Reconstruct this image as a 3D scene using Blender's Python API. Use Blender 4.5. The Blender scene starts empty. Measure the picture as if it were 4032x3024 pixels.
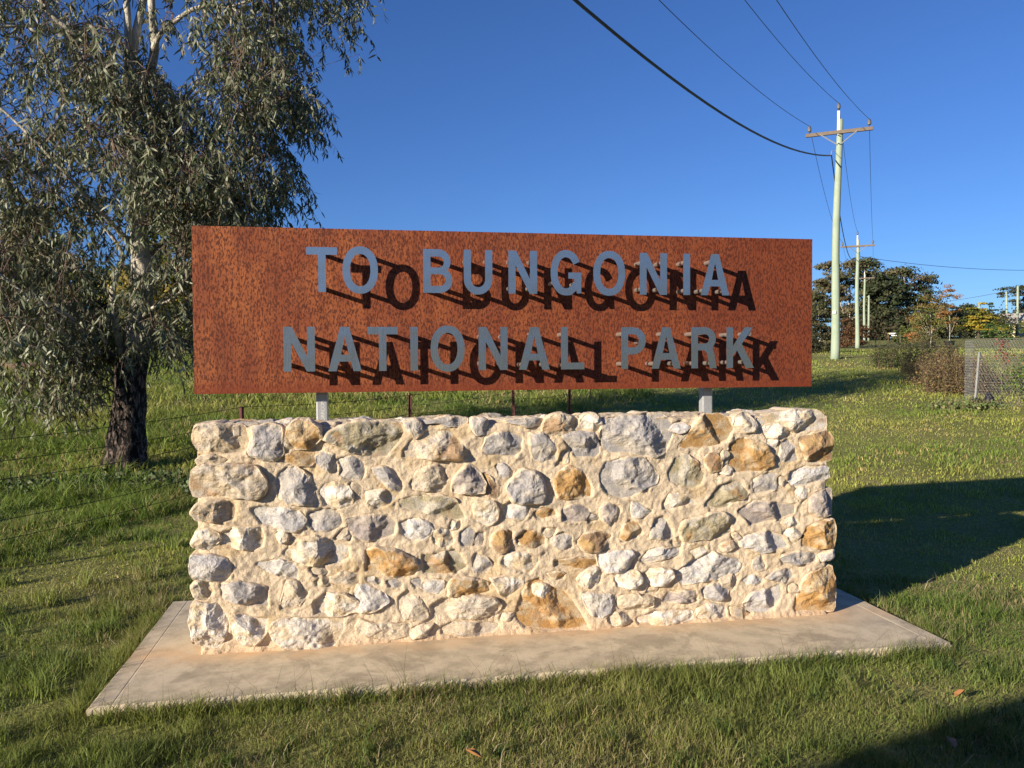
import bpy, bmesh, math, random
import numpy as np
from mathutils import Vector, Matrix
random.seed(7); RNG = np.random.default_rng(7)
SC = bpy.context.scene; COL = SC.collection
# ---------------------------------------------------------------- camera
cam_d = bpy.data.cameras.new('camera'); cam = bpy.data.objects.new('camera', cam_d); COL.objects.link(cam)
cam_d.sensor_width = 36.0; cam_d.lens = 28.81; cam_d.clip_start = 0.1; cam_d.clip_end = 6000
CR = ((0.984224, -0.176828, -0.005869), (-0.011054, -0.028353, -0.999537), (0.176580, 0.983833, -0.029861))            # camera right, down, forward in world axes
CX = Vector(CR[0]); CD = Vector(CR[1]); CF = Vector(CR[2])
CAMLOC = Vector((0.9129, -4.5129, 1.55))
m = Matrix((CX, -CD, -CF)).transposed().to_4x4(); m.translation = CAMLOC
cam.matrix_world = m; SC.camera = cam
# ---------------------------------------------------------------- light
SUNDIR = Vector((-.228, -.130, .077)).normalized()          # towards the sun
el = math.asin(SUNDIR.z); az = math.atan2(SUNDIR.x, SUNDIR.y)
W = bpy.data.worlds.new('World'); SC.world = W; W.use_nodes = True
wn = W.node_tree.nodes; wl = W.node_tree.links
sky = wn.new('ShaderNodeTexSky'); sky.sky_type = 'NISHITA'; sky.sun_disc = False
sky.sun_elevation = el; sky.sun_rotation = az % (2*math.pi)
sky.altitude = 600; sky.air_density = 1.0; sky.dust_density = 0.1; sky.ozone_density = 3.0
bgn = wn['Background']; hs = wn.new('ShaderNodeMix'); hs.data_type = 'RGBA'; hs.blend_type = 'MULTIPLY'; hs.inputs[0].default_value = 1; wl.new(sky.outputs[0], hs.inputs[6]); hs.inputs[7].default_value = (.45, .67, 1.09, 1)
wl.new(hs.outputs[2], bgn.inputs[0]); bgn.inputs[1].default_value = 0.067
sd = bpy.data.lights.new('sun', 'SUN'); sun = bpy.data.objects.new('sun', sd); COL.objects.link(sun)
sd.energy = 4.9; sd.angle = math.radians(0.5); sd.color = (1.0, 0.87, 0.70)
sun.rotation_euler = (-SUNDIR).to_track_quat('-Z', 'Y').to_euler(); sun.location = (-20, -12, 9)
SC.view_settings.view_transform = 'Standard'; SC.view_settings.look = 'None'
SC.view_settings.exposure = 0.85; SC.view_settings.gamma = 1.0
# ---------------------------------------------------------------- noise in numpy
def _h(i, j, k, s):
    n = (i*374761393 + j*668265263 + k*2147483647 + s*1274126177) & 0xffffffff
    n = ((n ^ (n >> 13))*1274126177) & 0xffffffff
    n = ((n ^ (n >> 16))*2246822519) & 0xffffffff
    return ((n ^ (n >> 15)) & 0xffffff)/float(0xffffff)
def vn(p, s=0):
    p = np.asarray(p, float); fl = np.floor(p); i = fl.astype(np.int64); t = p-fl; t = t*t*(3-2*t)
    r = 0
    for a in (0, 1):
        wa = t[:, 0] if a else 1-t[:, 0]
        for b in (0, 1):
            wb = t[:, 1] if b else 1-t[:, 1]
            for c in (0, 1):
                wc = t[:, 2] if c else 1-t[:, 2]
                r = r+wa*wb*wc*_h(i[:, 0]+a, i[:, 1]+b, i[:, 2]+c, s)
    return r*2-1
def fbm(p, f=1.0, o=3, s=0):
    p = np.asarray(p, float)
    if p.shape[1] == 2: p = np.concatenate([p, np.zeros((len(p), 1))], 1)
    r = 0; a = 1.0; tot = 0
    for k in range(o):
        r = r+a*vn(p*f+17.3*k, s+k); tot += a; a *= .5; f *= 2.03
    return r/tot
TR = np.array([0, 5, 8, 12, 16, 22, 32, 50, 72, 115, 160, 300, 1500.]); TZ = np.array([-.05, -.05, -.03, .2, .5, .93, 1.52, 2.0, 2.42, 3.8, 4.95, 5.5, 6.])
def terr(x, y):
    x = np.asarray(x, float); y = np.asarray(y, float)
    r = np.hypot(x-.9, y+4.5); w = np.clip(((y+4.5)/np.maximum(r, .01)+.1)/.5, 0, 1); w = w*w*(3-2*w)
    return -.05+(np.interp(r, TR, TZ)+.05)*w
def tz(x, y): return float(terr(x, y))
# ---------------------------------------------------------------- object helpers
def link(o, parent=None):
    COL.objects.link(o)
    if parent: o.parent = parent
    return o
def mesh(name, v, f, mat, parent=None, smooth=False, col=None, uv=None, loc=None):
    me = bpy.data.meshes.new(name)
    if isinstance(f, np.ndarray):
        v = np.asarray(v, np.float32); nf, k = f.shape
        me.vertices.add(len(v)); me.vertices.foreach_set('co', v.ravel())
        me.loops.add(nf*k); me.loops.foreach_set('vertex_index', f.astype(np.int32).ravel())
        me.polygons.add(nf); me.polygons.foreach_set('loop_start', np.arange(0, nf*k, k, dtype=np.int32))
        me.polygons.foreach_set('loop_total', np.full(nf, k, np.int32)); me.update(calc_edges=True)
    else:
        me.from_pydata([tuple(p) for p in v], [], [tuple(q) for q in f]); me.update()
    if smooth: me.polygons.foreach_set('use_smooth', np.ones(len(me.polygons), bool))
    if col is not None:
        a = me.color_attributes.new('col', 'FLOAT_COLOR', 'POINT')
        c = np.ones((len(me.vertices), 4), np.float32); c[:, :3] = col; a.data.foreach_set('color', c.ravel())
    if mat: me.materials.append(mat)
    o = bpy.data.objects.new(name, me)
    if loc is not None: o.location = loc
    return link(o, parent)
def tag(o, label=None, cat=None, group=None, kind=None):
    for k, v in (('label', label), ('category', cat), ('group', group), ('kind', kind)):
        if v: o[k] = v
    return o
def empty(name, loc, label=None, cat=None, group=None, rz=0):
    o = bpy.data.objects.new(name, None); o.location = loc; o.rotation_euler = (0, 0, rz); o.empty_display_size = .2
    COL.objects.link(o); return tag(o, label, cat, group)
def copy_tree(o, parent=None):
    c = o.copy(); COL.objects.link(c); c.parent = parent
    for ch in list(o.children): copy_tree(ch, c)
    return c
class MB:
    def __init__(s): s.v = []; s.f = []
    def add(s, v, f):
        n = len(s.v); s.v += [tuple(p) for p in v]; s.f += [tuple(i+n for i in q) for q in f]
    def box(s, a, b, M=None):
        (x0, y0, z0), (x1, y1, z1) = a, b
        v = [Vector(p) for p in ((x0, y0, z0), (x1, y0, z0), (x1, y1, z0), (x0, y1, z0), (x0, y0, z1), (x1, y0, z1), (x1, y1, z1), (x0, y1, z1))]
        if M: v = [M @ p for p in v]
        s.add(v, [(3, 2, 1, 0), (4, 5, 6, 7), (0, 1, 5, 4), (1, 2, 6, 5), (2, 3, 7, 6), (3, 0, 4, 7)])
    def tube(s, pts, rad, n=8, cap=True):
        pts = [Vector(p) for p in pts]
        if not hasattr(rad, '__len__'): rad = [rad]*len(pts)
        u = None; v = []
        for i, p in enumerate(pts):
            t = (pts[min(i+1, len(pts)-1)]-pts[max(i-1, 0)]).normalized()
            if u is None: u = t.cross(Vector((0, 0, 1)) if abs(t.z) < .9 else Vector((1, 0, 0))).normalized()
            else: u = (u-t*u.dot(t)).normalized()
            w = t.cross(u)
            for k in range(n):
                a = 2*math.pi*k/n; v.append(p+(u*math.cos(a)+w*math.sin(a))*rad[i])
        f = []
        for i in range(len(pts)-1):
            for k in range(n):
                a = i*n+k; b = i*n+(k+1) % n; f.append((a, b, b+n, a+n))
        if cap: f.append(tuple(range(n-1, -1, -1))); f.append(tuple((len(pts)-1)*n+k for k in range(n)))
        s.add(v, f)
    def build(s, name, mat, parent=None, smooth=False, bevel=0, loc=None):
        o = mesh(name, s.v, s.f, mat, parent, smooth, loc=loc)
        if bevel:
            b = o.modifiers.new('bevel', 'BEVEL'); b.width = bevel; b.segments = 2; b.limit_method = 'ANGLE'
        return o
# ---------------------------------------------------------------- materials
class NT:
    def __init__(s, name):
        s.m = bpy.data.materials.new(name); s.m.use_nodes = True; s.n = s.m.node_tree.nodes; s.l = s.m.node_tree.links
        s.b = s.n['Principled BSDF']; s.out = s.n['Material Output']
    def new(s, t, ins=None, **kw):
        nd = s.n.new('ShaderNode'+t)
        for k, v in kw.items(): setattr(nd, k, v)
        for k, v in (ins or {}).items(): s.set(nd.inputs[k], v)
        return nd
    def set(s, sock, v):
        if isinstance(v, bpy.types.NodeSocket): s.l.new(v, sock)
        elif isinstance(v, bpy.types.Node): s.l.new(v.outputs[0], sock)
        else: sock.default_value = v
    def noise(s, scale, detail=3, rough=.55, vec=None, dist=0):
        nd = s.new('TexNoise', {'Scale': scale, 'Detail': detail, 'Roughness': rough, 'Distortion': dist})
        s.set(nd.inputs['Vector'], vec if vec is not None else s.obj()); return nd.outputs['Fac']
    def obj(s):
        if not hasattr(s, '_o'): s._o = s.new('TexCoord').outputs['Object']
        return s._o
    def pos(s):
        if not hasattr(s, '_p'): s._p = s.new('NewGeometry').outputs['Position']
        return s._p
    def map(s, vec, scale): return s.new('Mapping', {'Vector': vec, 'Scale': scale}).outputs[0]
    def ramp(s, fac, stops):
        r = s.new('ValToRGB', {'Fac': fac}); e = r.color_ramp.elements
        while len(e) < len(stops): e.new(.5)
        for el_, (p, c) in zip(e, stops): el_.position = p; el_.color = (*c, 1) if hasattr(c, '__len__') else (c, c, c, 1)
        return r.outputs[0]
    def mix(s, f, a, b, mode='MIX'):
        nd = s.new('Mix', data_type='RGBA', blend_type=mode)
        s.set(nd.inputs['Factor'], f)
        for k, v in ((6, a), (7, b)): s.set(nd.inputs[k], (*v, 1) if isinstance(v, tuple) and len(v) == 3 else v)
        return nd.outputs[2]
    def bump(s, h, strength=.5, dist=.01, prev=None):
        nd = s.new('Bump', {'Height': h, 'Strength': strength, 'Distance': dist})
        if prev is not None: s.set(nd.inputs['Normal'], prev)
        return nd.outputs[0]
    def fin(s, col=None, rough=.8, metal=0, normal=None, spec=None):
        if col is not None: s.set(s.b.inputs['Base Color'], (*col, 1) if isinstance(col, tuple) and len(col) == 3 else col)
        s.set(s.b.inputs['Roughness'], rough); s.set(s.b.inputs['Metallic'], metal)
        if normal is not None: s.set(s.b.inputs['Normal'], normal)
        if spec is not None: s.b.inputs['Specular IOR Level'].default_value = spec
        return s.m
def m_plain(name, c, rough=.7, metal=0, var=.25, scale=8):
    t = NT(name); n = t.noise(scale, 4)
    col = t.mix(n, tuple(x*(1-var) for x in c), tuple(min(1, x*(1+var)) for x in c))
    return t.fin(col, rough, metal, t.bump(t.noise(scale*6, 2), .15, .005))
def m_foliage(name, trans=.3, rough=.55, gloss=.25):
    t = NT(name); a = t.new('Attribute', attribute_name='col').outputs['Color']
    t.n.remove(t.b)
    p = t.new('BsdfPrincipled', {'Base Color': a, 'Roughness': rough, 'Specular IOR Level': gloss})
    tr = t.new('BsdfTranslucent', {'Color': t.mix(1.0, a, (1.0, 1.0, .5), 'MULTIPLY')})
    mx = t.new('MixShader', {0: trans, 1: p.outputs[0], 2: tr.outputs[0]}); t.l.new(mx.outputs[0], t.out.inputs[0]); return t.m
M_GRASS = m_foliage('grass_blades', .38, .6, .2); M_LEAF = m_foliage('leaves', .15, .48, .35); M_BGLEAF = m_foliage('far_leaves', .22, .6, .2)
def m_stone():
    t = NT('rubble_stone'); a = t.new('Attribute', attribute_name='col').outputs['Color']; P = t.pos()
    n1 = t.noise(28, 6, .65, P); n2 = t.noise(110, 4, .7, P); n3 = t.noise(320, 2, .6, P)
    c = t.mix(1.0, a, t.ramp(n1, [(.3, .78), (.5, 1.0), (.7, 1.16)]), 'MULTIPLY')
    c = t.mix(1.0, c, t.ramp(n2, [(.33, .72), (.5, 1.0), (.68, 1.18)]), 'MULTIPLY')
    c = t.mix(t.ramp(n3, [(.62, 0.0), (.72, .5)]), c, (.72, .68, .62))
    b = t.bump(n1, .7, .014); b = t.bump(n2, .8, .006, b); b = t.bump(n3, .5, .003, b)
    return t.fin(c, .82, 0, b, .3)
M_STONE = m_stone()
def m_mortar():
    t = NT('lime_mortar'); P = t.pos(); a = t.new('Attribute', attribute_name='col').outputs['Color']
    n1 = t.noise(9, 5, .6, P); n2 = t.noise(75, 4, .7, P); n3 = t.noise(400, 2, .6, P)
    c = t.mix(1.0, a, t.ramp(n2, [(.3, .86), (.7, 1.1)]), 'MULTIPLY')
    c = t.mix(1.0, c, t.ramp(n3, [(.35, .82), (.6, 1.1)]), 'MULTIPLY')
    b = t.bump(n1, .5, .02); b = t.bump(t.noise(32, 5, .7, P), .7, .02, b); b = t.bump(n2, .8, .010, b); b = t.bump(n3, .6, .003, b)
    return t.fin(c, .95, 0, b, .15)
M_MORTAR = m_mortar()
def m_concrete():
    t = NT('slab_concrete'); P = t.pos(); n0 = t.noise(1.6, 5, .6, P); n1 = t.noise(7, 5, .65, P); n2 = t.noise(90, 3, .6, P)
    c = t.mix(n0, (.54, .445, .30), (.66, .565, .40))
    c = t.mix(t.ramp(n1, [(.42, 0.0), (.62, .6)]), c, (.33, .275, .19))
    c = t.mix(t.ramp(t.noise(2.6, 6, .7, P, .6), [(.53, 0.0), (.60, .5)]), c, (.27, .22, .15))
    c = t.mix(t.ramp(t.noise(55, 2, .5, P), [(.70, 0.0), (.74, .8)]), c, (.16, .10, .06))
    c = t.mix(t.ramp(n2, [(.6, 0.0), (.75, .5)]), c, (.74, .68, .54))
    sx = t.new('SeparateXYZ', {0: P}); 
    g = t.new('Math', {0: sx.outputs[1], 1: 0.0}, operation='ABSOLUTE')
    nr = t.new('MapRange', {0: g.outputs[0], 1: 0.0, 2: .22, 3: .9, 4: 0.0})
    k = t.new('Math', {0: nr.outputs[0], 1: t.ramp(t.noise(5, 4, .6, P), [(.4, .25), (.65, 1.0)])}, operation='MULTIPLY')
    c = t.mix(k.outputs[0], c, (.70, .46, .25))
    b = t.bump(n1, .25, .006); b = t.bump(n2, .25, .002, b)
    return t.fin(c, .85, 0, b, .25)
M_CONC = m_concrete()
def m_rust():
    t = NT('corten_rust'); P = t.pos(); 
    d1 = t.noise(1.0, 5, .62, t.map(P, (125, 125, 50)), .3); d2 = t.noise(1.0, 3, .6, t.map(P, (260, 260, 170))); big = t.noise(2.2, 5, .62, P); big2 = t.noise(9, 4, .6, t.map(P, (1, 1, .35)))
    sx = t.new('SeparateXYZ', {0: P})
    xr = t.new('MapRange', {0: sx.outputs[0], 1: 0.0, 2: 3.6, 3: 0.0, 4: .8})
    base = t.mix(big, (.28, .080, .030), (.19, .048, .019))
    base = t.mix(t.ramp(big2, [(.42, 0.0), (.66, .75)]), base, (.38, .125, .040))
    base = t.mix(t.ramp(big, [(.54, 0.0), (.68, .5)]), base, (.11, .046, .034))
    st = t.noise(1.0, 4, .65, t.map(P, (26, 26, 1.1))); base = t.mix(t.ramp(st, [(.5, 0.0), (.66, .6)]), base, (.12, .032, .016)); base = t.mix(t.ramp(st, [(.30, .5), (.42, 0.0)]), base, (.36, .12, .05))
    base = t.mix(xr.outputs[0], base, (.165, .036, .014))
    c = t.mix(t.ramp(d1, [(.48, 0.0), (.55, .9)]), base, (.07, .017, .009))
    c = t.mix(t.ramp(d2, [(.5, 0.0), (.68, .55)]), c, (.10, .024, .012))
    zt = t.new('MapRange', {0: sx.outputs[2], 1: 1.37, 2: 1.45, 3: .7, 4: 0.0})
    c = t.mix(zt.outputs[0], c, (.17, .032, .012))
    b = t.bump(d1, .3, .002); b = t.bump(d2, .3, .001, b)
    return t.fin(c, .78, 0, b, .25)
M_RUST = m_rust()
def m_steel():
    t = NT('brushed_stainless'); P = t.pos(); n = t.noise(1.0, 3, .6, t.map(P, (500, 500, 8))); w = t.noise(5, 2, .5, P)
    r = t.ramp(n, [(.2, .20), (.8, .32)]); b = t.bump(w, .14, .03); b = t.bump(n, .05, .001, b)
    return t.fin((.57, .59, .57), r, .93, b)
M_STEEL = m_steel()
def m_galv():
    t = NT('galvanised_steel'); P = t.pos(); n = t.noise(18, 4, .6, P); v = t.new('TexVoronoi', {'Vector': P, 'Scale': 160}).outputs['Distance']
    c = t.mix(n, (.30, .32, .33), (.44, .45, .45)); c = t.mix(.15, c, v, 'OVERLAY'); return t.fin(c, .5, .35)
M_GALV = m_galv(); M_ROD = m_plain('standoff_steel', (.42, .38, .34), .4, .7, .3, 40)
def m_treated():
    t = NT('treated_timber_pole'); P = t.obj(); g = t.noise(1.0, 5, .65, t.map(P, (14, 14, .8))); k = t.noise(2.5, 4, .6, P)
    c = t.mix(g, (.24, .31, .23), (.38, .44, .34)); c = t.mix(t.ramp(k, [(.45, 0.0), (.72, .55)]), c, (.20, .28, .19))
    return t.fin(c, .85, 0, t.bump(g, .5, .02), .2)
M_POLE = m_treated(); M_OLDPOLE = m_plain('weathered_pole', (.36, .36, .29), .9, 0, .3, 4)
M_ARM = m_plain('weathered_crossarm', (.16, .125, .095), .9, 0, .35, 5); M_INS = m_plain('brown_porcelain', (.13, .125, .12), .35, 0, .2, 20)
M_WIRE = m_plain('wire', (.03, .03, .035), .5, .3, .1); M_FWIRE = m_plain('rusty_fence_wire', (.06, .045, .035), .8, .3, .3, 30)
M_PICKET = m_plain('red_oxide_picket', (.09, .025, .022), .8, .1, .5, 25)
def m_bark():
    t = NT('eucalypt_bark'); P = t.obj(); sx = t.new('SeparateXYZ', {0: P})
    g = t.noise(1.0, 5, .65, t.map(P, (24, 24, 9)), .6); k = t.noise(6, 4, .6, P); blot = t.noise(1.0, 4, .6, t.map(P, (7, 7, 3)))
    dark = t.mix(t.ramp(g, [(.48, 0.0), (.60, 1.0)]), (.008, .007, .006), (.15, .115, .095))
    pale = t.mix(t.ramp(blot, [(.42, 0.0), (.62, 1.0)]), (.30, .29, .23), (.62, .56, .46)); pale = t.mix(t.ramp(k, [(.6, 0.0), (.72, .7)]), pale, (.40, .25, .16))
    h = t.new('Math', {0: sx.outputs[2], 1: t.new('Math', {0: k, 1: 1.1}, operation='MULTIPLY').outputs[0]}, operation='SUBTRACT')
    f = t.new('MapRange', {0: h.outputs[0], 1: 1.05, 2: 1.5, 3: 0.0, 4: 1.0})
    c = t.mix(f.outputs[0], dark, pale); b = t.bump(g, .9, .04); return t.fin(c, .9, 0, b, .2)
M_BARK = m_bark(); M_TWIG = m_plain('twigs', (.16, .11, .08), .8, 0, .4, 6); M_FARTRUNK = m_plain('pale_gum_trunk', (.42, .37, .30), .9, 0, .4, 3); M_DARKTRUNK = m_plain('dark_trunk', (.07, .055, .045), .9, 0, .4, 3)
def m_ground():
    t = NT('ground_soil_and_turf'); P = t.pos(); n0 = t.noise(.35, 5, .6, P); n1 = t.noise(2.2, 5, .65, P); n2 = t.noise(26, 4, .7, P); nf = t.noise(.06, 3, .5, P)
    c = t.mix(t.ramp(n0, [(.35, 0.0), (.65, 1.0)]), (.17, .19, .05), (.27, .25, .085))
    c = t.mix(t.ramp(n1, [(.42, 0.0), (.7, .7)]), c, (.29, .25, .11))
    c = t.mix(t.ramp(nf, [(.4, 0.0), (.62, .45)]), c, (.20, .23, .06))
    c = t.mix(1.0, c, t.ramp(n2, [(.3, .6), (.6, 1.1)]), 'MULTIPLY')
    return t.fin(c, .95, 0, t.bump(n2, .8, .05), .1)
M_GROUND = m_ground()
# ---------------------------------------------------------------- ground
def build_ground():
    rs = np.concatenate([np.linspace(.0, 30, 121)[1:], np.geomspace(31, 1600, 80)]); na = 240
    a = np.linspace(0, 2*np.pi, na, endpoint=False); A, Rr = np.meshgrid(a, rs)
    x = .9+Rr*np.sin(A); y = -4.5+Rr*np.cos(A); z = terr(x, y)
    z = z+np.where(Rr > 9, fbm(np.stack([x.ravel(), y.ravel()], 1), .25, 2, 3).reshape(x.shape)*.06*np.clip((Rr-9)/10, 0, 1), 0)
    v = np.stack([x.ravel(), y.ravel(), z.ravel()], 1); v = np.vstack([v, [[.9, -4.5, -.05]]])
    i = np.arange(len(rs)-1)[:, None]*na; k = np.arange(na)[None]; k2 = (k+1) % na
    f = np.stack([i+k, i+na+k, i+na+k2, i+k2], -1).reshape(-1, 4)
    o = mesh('ground', v, f, M_GROUND, smooth=True); tag(o, kind='structure')
    c = [(len(v)-1, int(q), int((q+1) % na)) for q in range(na)]
    me = o.data; bm = bmesh.new(); bm.from_mesh(me); bm.verts.ensure_lookup_table()
    for t3 in c: bm.faces.new([bm.verts[j] for j in t3])
    bmesh.ops.recalc_face_normals(bm, faces=bm.faces); bm.to_mesh(me); bm.free()
build_ground()
# ---------------------------------------------------------------- concrete slab
def build_slab():
    x0, x1, y0, y1, T, e = -.33, 4.035, -.605, 1.05, .13, .012
    xs = [x0, x0+e, x0+.09, x0+.094, x0+.10, x0+.104]+list(np.linspace(x0+.16, x1-.16, 60))+[x1-.104, x1-.10, x1-.094, x1-.09, x1-e, x1]
    ys = [y0, y0+e]+list(np.linspace(y0+.05, y1-.05, 24))+[y1-e, y1]
    X, Y = np.meshgrid(xs, ys); p = np.stack([X.ravel(), Y.ravel()], 1)
    z = fbm(p, 3, 3, 5)*.0025
    z[(np.abs(p[:, 0]-(x0+.098)) < .003) | (np.abs(p[:, 0]-(x1-.098)) < .003)] -= .0016
    edge = (p[:, 0] < x0+1e-5) | (p[:, 0] > x1-1e-5) | (p[:, 1] < y0+1e-5) | (p[:, 1] > y1-1e-5); z[edge] -= e
    p = p+(fbm(p, 2, 2, 9)*.006)[:, None]*edge[:, None]
    nx, ny = len(xs), len(ys); v = list(np.column_stack([p, z])); f = []
    for j in range(ny-1):
        for i in range(nx-1): a = j*nx+i; f.append((a, a+1, a+nx+1, a+nx))
    loop = list(range(nx))+[j*nx+nx-1 for j in range(1, ny)]+[(ny-1)*nx+i for i in range(nx-2, -1, -1)]+[j*nx for j in range(ny-2, 0, -1)]
    b = len(v)
    for i in loop: v.append((v[i][0], v[i][1], -T))
    for k in range(len(loop)): k2 = (k+1) % len(loop); f.append((loop[k2], loop[k], b+k, b+k2))
    tag(mesh('concrete_slab', v, f, M_CONC, smooth=False), 'flat tan concrete slab on the grass under the stone wall', 'slab')
build_slab()
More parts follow.
